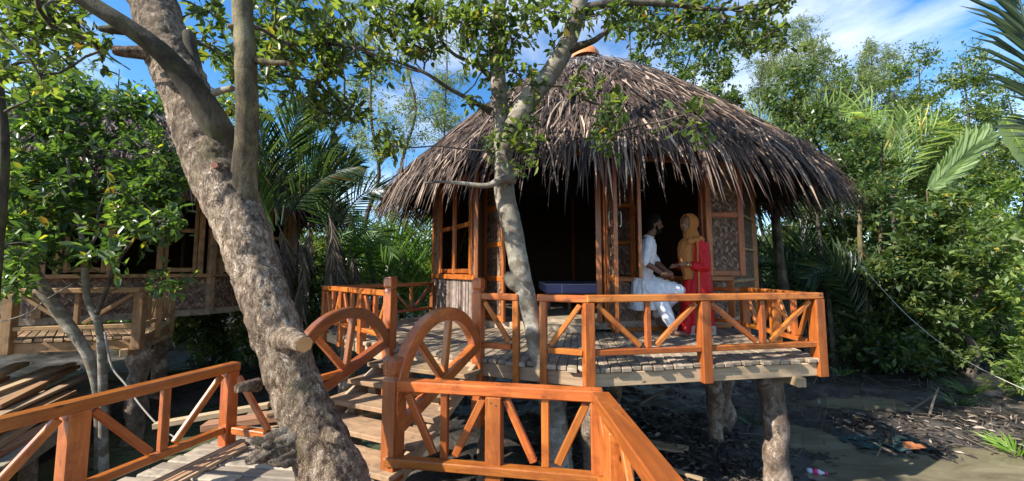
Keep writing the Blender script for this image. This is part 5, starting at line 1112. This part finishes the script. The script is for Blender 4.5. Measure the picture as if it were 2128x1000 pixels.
# grass tufts and sprouts
def tuft(label, px, py, D, n, h, mat, name='grass_tuft'):
    b = fromPx(px, py, D); b.z = gz(b.x, D); r = np.random.default_rng(int(px)); a = r.uniform(0, 2 * math.pi, n); t = thing(name, label, 'plant', tuple(b))
    P = np.array([tuple(b)]) + np.stack([np.cos(a), np.sin(a), 0 * a], 1) * r.uniform(0, .12, n)[:, None]; D_ = np.stack([np.cos(a) * .7, np.sin(a) * .7, r.uniform(.5, 1.4, n)], 1)
    V = blades(P, D_, np.stack([-np.sin(a), np.cos(a), 0 * a + .3], 1) + np.array([0, 0, 1.]), h * r.uniform(.6, 1.2, n), np.full(n, .014), np.full(n, .45))
    o = mobj('blades', blade_mesh(V), M[mat], t); o['kind'] = 'stuff'
tuft('bright green sprouting grass at the right edge of the mud', 2105, 885, 5.1, 60, .42, 'grass'); tuft('dark green grass tuft on the mud bank under the low bush', 1985, 815, 6.6, 46, .5, 'palm_dark'); tuft('small green tuft behind the dark grass tuft', 2010, 775, 7.3, 40, .5, 'palm'); tuft('weed sprouting on the mud behind the stilt', 1745, 735, 8.5, 26, .4, 'palm'); tuft('dim green weed under the deck', 1560, 800, 5.9, 30, .3, 'palm_dark')
t = thing('yellow_sprout', 'small yellow green sprout beside the stairs under the left half wheel', 'plant', (-1.75, 3.55, -.3)); big_leaf(t, [(-1.76, 3.6, -.5), (-1.75, 3.58, -.1), (-1.72, 3.54, .10), (-1.69, 3.5, .20)], .05, 'banana'); big_leaf(t, [(-1.76, 3.6, -.5), (-1.79, 3.58, -.1), (-1.84, 3.54, .03), (-1.88, 3.5, .08)], .05, 'banana')

# ------------------------------------------------------------------ lumber
def plank_thing(a, b, w, h, mat, label, group=None, name='timber_plank', roll=0.):
    o = beam(name, a, b, w, h, mat, None, bev=.004, up=(math.sin(roll), 0, math.cos(roll))); tag(o, label, 'plank', group); return o
t = thing('low_jetty', 'low grey jetty in the water under the heap of sawn timber', 'jetty', (-4.5, 3.6, -.36))
e0 = Vector((-4.32, 3.2, -.36)); e1 = Vector((-5.75, 5.85, -.36)); ed = (e1 - e0).normalized(); en = Vector((ed.y, -ed.x, 0)) * -1
beam('edge_beam', e0 - ed * 1.5, e1, .12, .14, 'walk', t); beam('edge_beam', e0 - ed * 1.5 + en * 1.5, e1 + en * 1.5, .12, .14, 'walk', t)
for k in range(26):
    c = e0 - ed * 1.45 + ed * (.17 * k); beam('plank', c + en * .07 + Vector((0, 0, .03)), c + en * 1.43 + Vector((0, 0, .03)), .16, .035, 'walk', t)
for k in (-.9, .8, 2.4):
    for q in (0, 1.5): tube('pile', [tuple(e0 + ed * k + en * q + Vector((0, 0, -1.0))), tuple(e0 + ed * k + en * q + Vector((0, 0, -.4))), tuple(e0 + ed * k + en * q + Vector((0, 0, -.07)))], [.07, .065, .06], 'logbark', t, 8, 3, .15)
rg = random.Random(12); lay = 0
for lay in range(8):
    for j in range(7 - lay // 2):
        if rg.random() < .12: continue
        off = .14 + j * .185 + rg.uniform(-.04, .05) + lay * .05; st = rg.uniform(-.1, .9) + .08 * lay; ln = rg.uniform(1.3, 2.2); yaw = rg.uniform(-.12, .12); z = -.36 + .075 + .058 * lay
        mk = rg.choice(['raw', 'rawold', 'reddish', 'raw', 'reddish']); a = e0 + ed * st + en * off; d = (ed + en * yaw).normalized(); b = a + d * ln
        plank_thing((a.x, a.y, z + rg.uniform(0, .008)), (b.x, b.y, z + rg.uniform(.0, .02)), rg.choice([.10, .14, .17]), rg.choice([.035, .045, .055]), mk, ('top most ' if lay >= 6 else 'middle ' if lay >= 3 else 'bottom ') + {'raw': 'pale', 'rawold': 'brown', 'reddish': 'reddish'}[mk] + ' sawn plank in the timber heap on the low jetty', 'planks in the timber heap')
plank_thing(fromPx(322, 884, 3.75), fromPx(560, 842, 4.0), .09, .05, 'raw', 'long pale pointed plank floating over the green water beside the railing')
plank_thing(fromPx(425, 886, 3.55), fromPx(600, 862, 3.7), .14, .06, 'reddish', 'short reddish offcut lying behind the end post of the left railing')
for k in range(12):
    mk = rg.choice(['raw', 'reddish', 'rawold']); a = fromPx(rg.uniform(500, 640), rg.uniform(850, 900), rg.uniform(3.5, 3.9)); b = a + Vector((rg.uniform(.5, 1.2), rg.uniform(.1, .5), rg.uniform(-.1, .12)))
    plank_thing(a, b, rg.choice([.06, .09, .12]), .03, mk, {'raw': 'pale', 'rawold': 'brown', 'reddish': 'reddish'}[mk] + ' offcut board in the loose pile under and left of the stairs', 'offcuts under the stairs')
for k, (a, b, lb) in enumerate([((1310, 892, 5.0), (1430, 912, 4.7), 'pale plank lying on the dark ground under the deck'), ((1300, 905, 4.85), (1420, 920, 4.6), 'second grey plank beside the pale one under the deck'), ((1625, 985, 4.05), (1665, 1010, 3.8), 'yellow split stick at the foot of the corner stilt'), ((1370, 935, 4.3), (1460, 962, 4.05), 'bright splinter lying across the leaf litter under the deck')]):
    A_ = fromPx(*a); B_ = fromPx(*b); A_.z = gz(A_.x, A_.y) + .035; B_.z = gz(B_.x, B_.y) + .03; plank_thing(A_, B_, .09 if k < 2 else .05, .03, 'raw', lb)

# ------------------------------------------------------------------ litter, sticks, rubbish
def litter():
    rng = np.random.default_rng(91); P = []; S = []
    def put(n, x0, x1, y0, y1, sz, lift=.01):
        for _ in range(n):
            x, y = rng.uniform(x0, x1), rng.uniform(y0, y1); z = gz(x, y)
            if z < WATER_Z - .02 : continue
            P.append((x, y, z + lift)); S.append(sz * rng.uniform(.5, 1.5))
    put(2600, .2, 3.0, 2.7, 6.0, .09); put(1100, 2.5, 9, 4.2, 9.5, .07); put(500, 2.2, 4.5, 2.8, 4.4, .08); put(900, -1.5, 1.5, 2.6, 4.0, .09); put(700, 4.8, 7.5, 4.8, 6.2, .10)
    P = np.array(P); n = len(P); a = rng.uniform(0, 2 * math.pi, n); D = np.stack([np.cos(a), np.sin(a), rng.normal(0, .25, n)], 1); U = np.stack([rng.normal(0, .5, n), rng.normal(0, .5, n), np.ones(n)], 1); S = np.array(S)
    V, F = leaf_verts(P + np.array([0, 0, .012]), D, U, S, S * rng.uniform(.12, .5, n), LEAF6); o = mobj('leaf_litter', mesh_np('leaf_litter', V, F), M['litter']); o['kind'] = 'stuff'
    A = []; B = []
    for _ in range(260):
        x, y = rng.uniform(.3, 9), rng.uniform(2.8, 9.5); z = gz(x, y); 
        if z < WATER_Z - .05: continue
        a = rng.uniform(0, 6.28); l = rng.uniform(.08, .6); A.append((x, y, z + .012)); x2, y2 = x + l * math.cos(a), y + l * math.sin(a); B.append((x2, y2, gz(x2, y2) + rng.uniform(.01, .10)))
    for _ in range(160):      # mangrove breathing roots
        x, y = rng.uniform(3.2, 9.5), rng.uniform(5.2, 10); z = gz(x, y); A.append((x, y, z - .02)); B.append((x + rng.normal() * .02, y, z + rng.uniform(.06, .2)))
    V, F = thin_tubes(A, B, .008, .005, 4); o = mobj('twig_litter', mesh_np('twigs', V, F), M['chip']); o['kind'] = 'stuff'
litter()
rg = random.Random(8)
for k, (a, b, c, lb) in enumerate([((1925, 905, 6.1), (1935, 850, 6.2), (1950, 805, 6.3), 'crooked bare stick rising out of the mud'), ((1885, 858, 6.6), (1920, 835, 6.7), (1950, 815, 6.8), 'broken branch leaning on the mud bank'), ((1820, 950, 4.6), (1830, 930, 4.6), (1826, 915, 4.62), 'thin pale reed standing in the puddle'), ((1690, 800, 6.5), (1700, 770, 6.5), (1690, 735, 6.6), 'thin grey sapling stub near the corner stilt'), ((1330, 840, 5.0), (1360, 822, 5.2), (1400, 805, 5.4), 'forked dead branch in the darkness under the deck')]):
    o = tube('dead_branch', [fromPx(*a), fromPx(*b), fromPx(*c)], [.025, .018, .01] if k in (0, 1, 4) else [.008, .007, .004], 'chip', None, 8, 6, .1, 6, k); tag(o, lb, 'branch')
o = tube('guy_rope', [fromPx(1735, 505, 8.2), fromPx(1800, 565, 8.0), fromPx(1890, 660, 7.2), fromPx(2000, 745, 6.4), fromPx(2140, 815, 5.6)], [.0045] * 5, 'rope', None, 6, 8); tag(o, 'thin pale rope slanting down across the bushes at the right', 'rope')
o = tube('hanging_vine', [fromPx(218, 690, 4.4), fromPx(232, 760, 4.35), fromPx(262, 800, 4.3), fromPx(290, 840, 4.2), fromPx(330, 885, 4.05), fromPx(372, 915, 3.9)], [.011, .01, .01, .009, .008, .006], 'vine', None, 6, 8); tag(o, 'pale bent vine hanging from the forked tree down to the water', 'vine')
o = tube('hanging_vine', [fromPx(0, 670, 4.0), fromPx(60, 650, 4.1), fromPx(100, 620, 4.1), fromPx(150, 590, 4.1)], [.006] * 4, 'vine', None, 6, 6); tag(o, 'thin pale twig stretched across the left deck edge', 'vine')
b = fromPx(1696, 938, 4.6); b.z = gz(b.x, b.y) + .035; t = thing('plastic_bottle', 'small crushed plastic bottle with a pink cap on the mud', 'bottle', tuple(b))
d = Vector((.9, -.35, 0)); tube('bottle_body', [b - d * .11, b - d * .09, b - d * .03, b + d * .02, b + d * .05, b + d * .07], [.012, .032, .028, .033, .016, .013], 'label_white', t, 14, 4); tube('label', [b - d * .05, b + d * .0], [.0335, .0335], 'pink', t, 14, 1); tube('cap', [b + d * .07, b + d * .095], [.016, .016], 'pink', t, 14, 1)
t = thing('fallen_leaf', 'large rusty brown fallen leaf on the wet mud', 'leaf', tuple(fromPx(1890, 898, 5.2))); q = fromPx(1890, 898, 5.2); q.z = max(gz(q.x, q.y), WATER_Z) + .03
V, F = leaf_verts(np.array([tuple(q)] * 2) + np.array([[-.12, 0, 0], [.02, -.05, .01]]), np.array([[1, -.25, .1], [1, .1, .02]]), np.array([[.1, -.5, 1], [0, -.3, 1]]), np.array([.22, .18]), np.array([.16, .1]), LEAF6); mobj('leaf_blade', mesh_np('leaf', V, F), M['rust'], t)
t = thing('tarp_scrap', 'faded blue green scrap of netting trodden into the mud', 'scrap', tuple(fromPx(1850, 890, 5.3)))
V = []; F = []; rg = random.Random(4); q = fromPx(1845, 890, 5.3)
for j in range(7):
    for i in range(13):
        x = q.x - .5 + i * .08 + rg.uniform(-.02, .02); y = q.y - .2 + j * .07; V.append((x, y, max(gz(x, y), WATER_Z) + .012 + rg.uniform(0, .03)))
for j in range(6):
    for i in range(12):
        if rg.random() < .75: F.append((j * 13 + i, j * 13 + i + 1, j * 13 + 14 + i, j * 13 + 13 + i))
M['tarp'] = m_plain('faded_teal_net', (.035, .065, .06), .9, .2, 15, .4); mobj('cloth', mesh_py('tarp', V, F), M['tarp'], t)

# ------------------------------------------------------------------ people
def capsule(pts, rad, seg=14, per=4):
    if per > 1: pts, rad = smooth_path(pts, rad, per)
    pts = [Vector(p) for p in pts]; a = (pts[0] - pts[1]).normalized(); b = (pts[-1] - pts[-2]).normalized(); A = []; R = []
    for k in (85, 60, 30): A.append(pts[0] + a * rad[0] * math.sin(RAD(k))); R.append(rad[0] * math.cos(RAD(k)))
    A += pts; R += list(rad)
    for k in (30, 60, 85): A.append(pts[-1] + b * rad[-1] * math.sin(RAD(k))); R.append(rad[-1] * math.cos(RAD(k)))
    return tube_arrays(A, R, seg)
def ellipsoid(c, r, rot=None, n=14):
    V = []; F = []; c = Vector(c); rot = rot or Matrix.Identity(3)
    for i in range(n + 1):
        ph = math.pi * (i / n) * .98 + .01 * math.pi
        for k in range(n): a = 2 * math.pi * k / n; V.append(c + rot @ Vector((r[0] * math.sin(ph) * math.cos(a), r[1] * math.sin(ph) * math.sin(a), r[2] * math.cos(ph))))
    for i in range(n):
        for k in range(n): F.append((i * n + k, (i + 1) * n + k, (i + 1) * n + (k + 1) % n, i * n + (k + 1) % n))
    F += [tuple(range(n)), tuple(reversed(range(n * n, n * n + n)))]; return V, F
def loft(rings, seg=28):
    """closed elliptical loft: rings of (centre, rx, ry, yaw)"""
    V = []; F = []
    for c, rx, ry, yaw in rings:
        for k in range(seg):
            a = 2 * math.pi * k / seg; x = rx * math.cos(a); y = ry * math.sin(a); V.append(Vector(c) + Vector((x * math.cos(yaw) - y * math.sin(yaw), x * math.sin(yaw) + y * math.cos(yaw), 0)))
    n = len(rings)
    for i in range(n - 1):
        for k in range(seg): F.append((i * seg + k, i * seg + (k + 1) % seg, (i + 1) * seg + (k + 1) % seg, (i + 1) * seg + k))
    F += [tuple(reversed(range(seg))), tuple(range((n - 1) * seg, n * seg))]; return V, F
def fused(name, shapes, voxel, mat, parent, smooth=3, fold=0., fscale=9, fdir=None):
    V, F = merge(shapes); me = mesh_py(name, V, F); bm = bmesh.new(); bm.from_mesh(me); bmesh.ops.recalc_face_normals(bm, faces=bm.faces); bm.to_mesh(me); bm.free()
    o = bpy.data.objects.new('tmp', me); COL.objects.link(o); md = o.modifiers.new('r', 'REMESH'); md.mode = 'VOXEL'; md.voxel_size = voxel; md.use_smooth_shade = True
    dg = bpy.context.evaluated_depsgraph_get(); dg.update(); m2 = bpy.data.meshes.new_from_object(o.evaluated_get(dg)); bpy.data.objects.remove(o)
    bm = bmesh.new(); bm.from_mesh(m2)
    for _ in range(smooth): bmesh.ops.smooth_vert(bm, verts=bm.verts, factor=.5, use_axis_x=True, use_axis_y=True, use_axis_z=True)
    if fold:
        bm.normal_update()
        for v in bm.verts:
            q = v.co.copy(); h = mnoise.fractal(Vector((q.x * fscale, q.y * fscale, q.z * fscale * .22)), .8, 2, 3); v.co += v.normal * h * fold
    for f in bm.faces: f.smooth = True
    bm.to_mesh(m2); bm.free(); return mobj(name, m2, M[mat], parent)
def hand(wrist, d, palm_n, curl=.5, s=1.):
    """palm, four unequal bent fingers and a side thumb as tapered chains"""
    d = Vector(d).normalized(); n = Vector(palm_n); n = (n - d * n.dot(d)).normalized(); w = d.cross(n); out = [capsule([wrist, Vector(wrist) + d * .045 * s, Vector(wrist) + d * .085 * s], [.026 * s, .034 * s, .034 * s], 10, 2)]
    for k, L in enumerate((.068, .078, .072, .056)):
        b = Vector(wrist) + d * .088 * s + w * (k - 1.5) * .0195 * s; p = b + (d - n * curl * .35).normalized() * L * .5 * s; e = p + (d - n * curl * 1.5).normalized() * L * .5 * s; out.append(capsule([b - d * .02, b, p, e], [.0095 * s, .0095 * s, .009 * s, .007 * s], 8, 2))
    b = Vector(wrist) + d * .03 * s - w * .03 * s; out.append(capsule([b, b + (d * .5 - w * .8 - n * .2).normalized() * .035 * s, b + (d * .95 - w * .5 - n * .35).normalized() * .068 * s], [.013 * s, .0115 * s, .0085 * s], 8, 2)); return out
def head_shapes(c, f, s=1., up=(0, 0, 1), nose=1.):
    """skull, jaw, nose, brow, ears; f = facing"""
    c = Vector(c); f = Vector(f).normalized(); up = Vector(up); r = f.cross(up).normalized(); rot = Matrix((f, r, up)).transposed(); sh = [ellipsoid(c + up * .03 * s, (.098 * s, .077 * s, .095 * s), rot), ellipsoid(c + f * .028 * s - up * .045 * s, (.068 * s, .058 * s, .075 * s), rot), ellipsoid(c + f * .062 * s - up * .095 * s, (.028 * s, .03 * s, .022 * s), rot)]
    sh.append(capsule([c + f * .088 * s + up * .02 * s, c + f * .106 * s - up * .005 * s, c + f * .114 * s * nose - up * .026 * s], [.009 * s, .012 * s, .0155 * s], 8, 2))
    sh.append(capsule([c + f * .088 * s + up * .035 * s - r * .035 * s, c + f * .097 * s + up * .037 * s, c + f * .088 * s + up * .035 * s + r * .035 * s], [.011 * s] * 3, 8, 2))
    for q in (-1, 1): sh.append(ellipsoid(c - f * .008 * s + r * q * .078 * s - up * .005 * s, (.02 * s, .009 * s, .033 * s), rot))
    sh.append(capsule([c + f * .084 * s - up * .060 * s - r * .02 * s, c + f * .093 * s - up * .060 * s, c + f * .084 * s - up * .060 * s + r * .02 * s], [.0095 * s] * 3, 8, 2)); return sh, f, r, up
def foot(ank, d, s=1.):
    d = Vector(d).normalized(); a = Vector(ank); z = a.z; sh = [capsule([a + Vector((0, 0, -.0)), a - d * .03 + Vector((0, 0, -.045))], [.036, .036], 10, 1), capsule([a - d * .025 + Vector((0, 0, -.05)), a + d * .07 + Vector((0, 0, -.052)), a + d * .14 + Vector((0, 0, -.062))], [.036, .036, .028], 10, 3)]
    w = d.cross(Vector((0, 0, 1)))
    for k in range(5): b = a + d * .145 + w * (k - 2) * .017 + Vector((0, 0, -.066)); sh.append(capsule([b, b + d * (.04 - .004 * k)], [.011 - .0006 * k] * 2, 8, 1))
    return sh
def man():
    t = thing('person', 'bearded man in a long white shirt and trousers leaning on the hut wall, hands clasped', 'person', (2.0, 5.2, DZ)); V3 = Vector
    pel, chest, neck, hd = V3((1.80, 5.36, 1.24)), V3((1.86, 5.35, 1.62)), V3((1.905, 5.34, 1.85)), V3((1.975, 5.32, 2.02))
    shR, elR, wrR = V3((1.83, 5.17, 1.775)), V3((1.745, 5.07, 1.51)), V3((1.96, 5.03, 1.355)); shL, elL, wrL = V3((1.92, 5.52, 1.775)), V3((2.02, 5.42, 1.52)), V3((2.06, 5.15, 1.395))
    hpR, knR, anR = V3((1.82, 5.27, 1.20)), V3((1.985, 5.10, .93)), V3((2.06, 4.99, .655)); hpL, knL, anL = V3((1.84, 5.44, 1.20)), V3((2.20, 5.22, 1.10)), V3((1.99, 5.46, .75))
    hs, f, r, up = head_shapes(hd, (1, -.12, .06), 1.0)
    body = hs + [capsule([chest, neck - V3((.01, 0, .02)), hd - V3((.02, 0, .08))], [.10, .062, .058]), loft([(pel + V3((0, 0, -.08)), .11, .15, .0), (pel + V3((.01, 0, .12)), .105, .145, 0), (chest, .12, .17, 0), (chest + V3((.02, 0, .15)), .09, .17, 0), (chest + V3((.035, 0, .2)), .06, .10, 0)])]
    for a, b, c in ((shR, elR, wrR), (shL, elL, wrL)): body.append(capsule([a, a.lerp(b, .5), b, b.lerp(c, .45), c], [.058, .05, .041, .039, .027]))
    for a, b, c in ((hpR, knR, anR), (hpL, knL, anL)): body.append(capsule([a, a.lerp(b, .5), b, b.lerp(c, .35), c], [.092, .078, .056, .054, .036]))
    body += hand(wrR, wrL + V3((.06, -.1, -.05)) - wrR, (-.2, .3, 1), .9) + hand(wrL, (.35, -.8, -.5), (.4, .2, 1), .9) + foot(anR, (.85, -.5, 0)) + foot(anL, (.5, -.6, -.25))
    b = fused('body', body, .0075, 'skin_m', t, 2)
    fused('hair', [ellipsoid(hd + up * .045 - f * .018, (.100, .085, .092), Matrix((f, r, up)).transposed()), ellipsoid(hd - f * .045 + up * .0, (.066, .078, .075), Matrix((f, r, up)).transposed()), capsule([hd + f * .05 + up * .105, hd - f * .02 + up * .125], [.045, .05], 10, 2)], .0075, 'hair', t, 1, .006, 40)
    fused('beard', [ellipsoid(hd + f * .048 - up * .082, (.058, .056, .05), Matrix((f, r, up)).transposed()), capsule([hd + f * .092 - up * .046 - r * .022, hd + f * .101 - up * .044, hd + f * .092 - up * .046 + r * .022], [.008] * 3, 8, 2), capsule([hd + r * .072 + up * .01, hd + r * .066 + f * .03 - up * .06], [.012, .02], 8, 2), capsule([hd - r * .072 + up * .01, hd - r * .066 + f * .03 - up * .06], [.012, .02], 8, 2)], .006, 'hair', t, 1, .004, 50)
    for q in (-1, 1): V, F = ellipsoid(hd + f * .089 + r * q * .032 + up * .022, (.008, .012, .008), Matrix((f, r, up)).transposed(), 8); mobj('eye', mesh_py('eye', V, F, True), M['eye'], t)
    ku = [loft([(pel + V3((-.005, 0, -.04)), .15, .185, 0), (pel + V3((0, 0, .10)), .135, .17, 0), (chest + V3((-.01, 0, -.08)), .135, .18, 0), (chest + V3((0, 0, .03)), .14, .195, 0), (chest + V3((.02, 0, .14)), .115, .20, 0), (chest + V3((.03, 0, .19)), .085, .13, 0), (neck + V3((-.01, 0, -.02)), .07, .075, 0)])]
    for a, b_ in ((shR, elR), (shL, elL)): ku.append(capsule([a - V3((0, 0, .0)), a.lerp(b_, .5), a.lerp(b_, 1.0)], [.082, .073, .064]))
    # skirt of the long shirt: hangs behind and is carried forward over the raised thigh
    ku.append(loft([(pel + V3((.0, -.0, .02)), .16, .20, 0), (pel + V3((.03, -.01, -.12)), .20, .215, 0), (pel + V3((.055, -.02, -.27)), .235, .225, 0), (pel + V3((.045, -.02, -.37)), .225, .22, 0)]))
    ku.append(capsule([pel + V3((.08, -.06, -.04)), knL.lerp(hpL, .35) + V3((-.02, -.06, .02)), knL + V3((.02, -.05, .03))], [.15, .125, .09])); ku.append(capsule([hpR + V3((.04, -.02, -.05)), hpR.lerp(knR, .7) + V3((.02, 0, .03))], [.15, .11]))
    fused('shirt', ku, .010, 'white_cloth', t, 3, .022, 14)
    fused('trousers', [capsule([hpR, hpR.lerp(knR, .5), knR, knR.lerp(anR, .5), anR + V3((-.005, .005, .035))], [.12, .105, .088, .078, .062]), capsule([hpL, hpL.lerp(knL, .5), knL, knL.lerp(anL, .5), anL + V3((0, 0, .04))], [.12, .108, .092, .08, .064])], .010, 'white_cloth', t, 3, .012, 12)
    dv = (wrR - elR).normalized(); tube('bracelet', [wrR - dv * .012, wrR + dv * .002], [.031, .031], 'gold', t, 14, 1); 
    c = neck + V3((-.008, 0, -.012)); tube('collar', [c, c + V3((.012, 0, .035))], [.074, .070], 'white_cloth', t, 18, 1)
def woman():
    t = thing('person', 'woman in a red silk dress and ochre headscarf facing the man on the deck', 'person', (2.42, 5.1, DZ)); V3 = Vector
    hd = V3((2.405, 5.20, 2.025)); neck = V3((2.43, 5.21, 1.86)); chest = V3((2.46, 5.22, 1.60)); pel = V3((2.45, 5.2, 1.2))
    shN, elN, wrN = V3((2.47, 5.05, 1.73)), V3((2.50, 5.0, 1.44)), V3((2.28, 5.01, 1.475)); shF, elF, wrF = V3((2.44, 5.38, 1.73)), V3((2.38, 5.40, 1.46)), V3((2.22, 5.2, 1.46))
    hs, f, r, up = head_shapes(hd, (-1, -.28, -.02), .95); rot = Matrix((f, r, up)).transposed()
    body = hs + [capsule([chest, neck - V3((0, 0, .02)), hd - V3((-.02, 0, .08))], [.09, .055, .05]), loft([(pel + V3((0, 0, -.1)), .12, .15, 0), (pel + V3((0, 0, .15)), .10, .125, 0), (chest, .12, .15, 0), (chest + V3((-.01, 0, .13)), .08, .15, 0), (chest + V3((-.02, 0, .18)), .05, .09, 0)])]
    for a, b, c in ((shN, elN, wrN), (shF, elF, wrF)): body.append(capsule([a, a.lerp(b, .5), b, b.lerp(c, .45), c], [.05, .044, .037, .034, .024]))
    for y, x in ((5.13, 2.41), (5.28, 2.47)): body.append(capsule([(x, y, 1.15), (x, y, .9), (x - .01, y, .66)], [.085, .056, .033])); body += foot((x - .01, y, .655), (-.9, -.3, 0))
    body += hand(wrN, (-.9, .1, .05), (.0, .2, 1), .5, .9) + hand(wrF, (-.8, -.45, -.05), (0, .2, 1), .5, .9)
    fused('body', body, .0075, 'skin_f', t, 2)
    dr = [loft([((2.435, 5.20, .60), .215, .24, 0), ((2.44, 5.20, .72), .195, .225, 0), ((2.455, 5.2, .95), .165, .20, 0), ((2.46, 5.2, 1.15), .165, .20, 0), ((2.465, 5.21, 1.38), .14, .175, 0), ((2.475, 5.21, 1.60), .145, .19, 0), ((2.465, 5.21, 1.74), .11, .19, 0), ((2.445, 5.21, 1.80), .07, .12, 0)]), capsule([shN, shN.lerp(elN, .5), elN, elN.lerp(wrN, .62)], [.078, .074, .07, .052]), capsule([shF, shF.lerp(elF, .5), elF, elF.lerp(wrF, .6)], [.076, .07, .066, .05]),
          capsule([(2.30, 5.08, .85), (2.27, 5.05, .70), (2.23, 5.02, .605)], [.06, .075, .06])]
    fused('dress', dr, .010, 'red_cloth', t, 3, .024, 13)
    # sari end falling from the shoulder down the back, gold edged
    V = []; F = []
    for i in range(22):
        z = 1.78 - i * .054
        for k in range(9):
            u = k / 8; a = RAD(-105 + 120 * u); rx = .185 + .012 * math.sin(i * .9 + k * 2.1) + .03 * (i / 21); V.append((2.46 + rx * math.cos(a), 5.21 + (rx + .03) * math.sin(a), z + .02 * math.sin(k * 1.7)))
    for i in range(21):
        for k in range(8): F.append((i * 9 + k, i * 9 + k + 1, i * 9 + 10 + k, i * 9 + 9 + k))
    mobj('sari_end', mesh_py('sari_end', V, F, True), M['red_cloth'], t)
    V2 = []; F2 = []
    for i in range(22):
        for q in (0, 1): p = Vector(V[i * 9 + q * 0]); V2.append(p + Vector((-.012 + q * .024, -.006, 0)))
    for i in range(21): F2.append((i * 2, i * 2 + 1, i * 2 + 3, i * 2 + 2))
    mobj('gold_border', mesh_py('border', V2, F2, True), M['gold_cloth'], t)
    # headscarf: hood open at the face, wrapped round the neck and falling over the chest
    V = []; F = []; n = 20; rings = 12
    for i in range(rings + 1):
        th = RAD(60 + 113 * i / rings)          # polar angle from the facing direction
        for k in range(n): a = 2 * math.pi * k / n; dv = f * math.cos(th) + (r * math.cos(a) + up * math.sin(a)) * math.sin(th); V.append(hd + up * .012 + Vector((dv.dot(f) * f * .118 + dv.dot(r) * r * .098 + dv.dot(up) * up * .128)))
    for i in range(rings):
        for k in range(n): F.append((i * n + k, i * n + (k + 1) % n, (i + 1) * n + (k + 1) % n, (i + 1) * n + k))
    sh = mesh_py('hood', V, F, True); o = mobj('headscarf', sh, M['gold_cloth'], t); sm = o.modifiers.new('s', 'SOLIDIFY'); sm.thickness = .012; sm.offset = 1
    fused('scarf_drape', [capsule([hd - up * .10 - f * .02, neck + V3((0, 0, .0)), neck + V3((.01, 0, -.06))], [.095, .105, .13]), loft([((2.40, 5.20, 1.84), .09, .11, 0), ((2.375, 5.20, 1.77), .105, .14, 0), ((2.36, 5.19, 1.69), .105, .145, 0), ((2.35, 5.17, 1.58), .10, .135, 0), ((2.345, 5.15, 1.47), .085, .115, 0), ((2.34, 5.13, 1.36), .07, .09, 0), ((2.335, 5.12, 1.28), .055, .07, 0)]), capsule([(2.36, 5.05, 1.78), (2.47, 5.05, 1.80), (2.53, 5.15, 1.79)], [.05, .055, .05])], .009, 'gold_cloth', t, 6, .018, 14)
    for q in (-1, 1): V, F = ellipsoid(hd + f * .084 + r * q * .03 + up * .02, (.007, .011, .007), rot, 8); mobj('eye', mesh_py('eye', V, F, True), M['eye'], t)
    V, F = ellipsoid(hd + f * .091 - up * .057, (.006, .02, .007), rot, 8); mobj('lips', mesh_py('lips', V, F, True), M['lip'], t)
    dv = (wrN - elN).normalized(); tube('bangle', [wrN - dv * .012, wrN + dv * .006], [.03, .03], 'gold', t, 14, 1)
man(); woman()
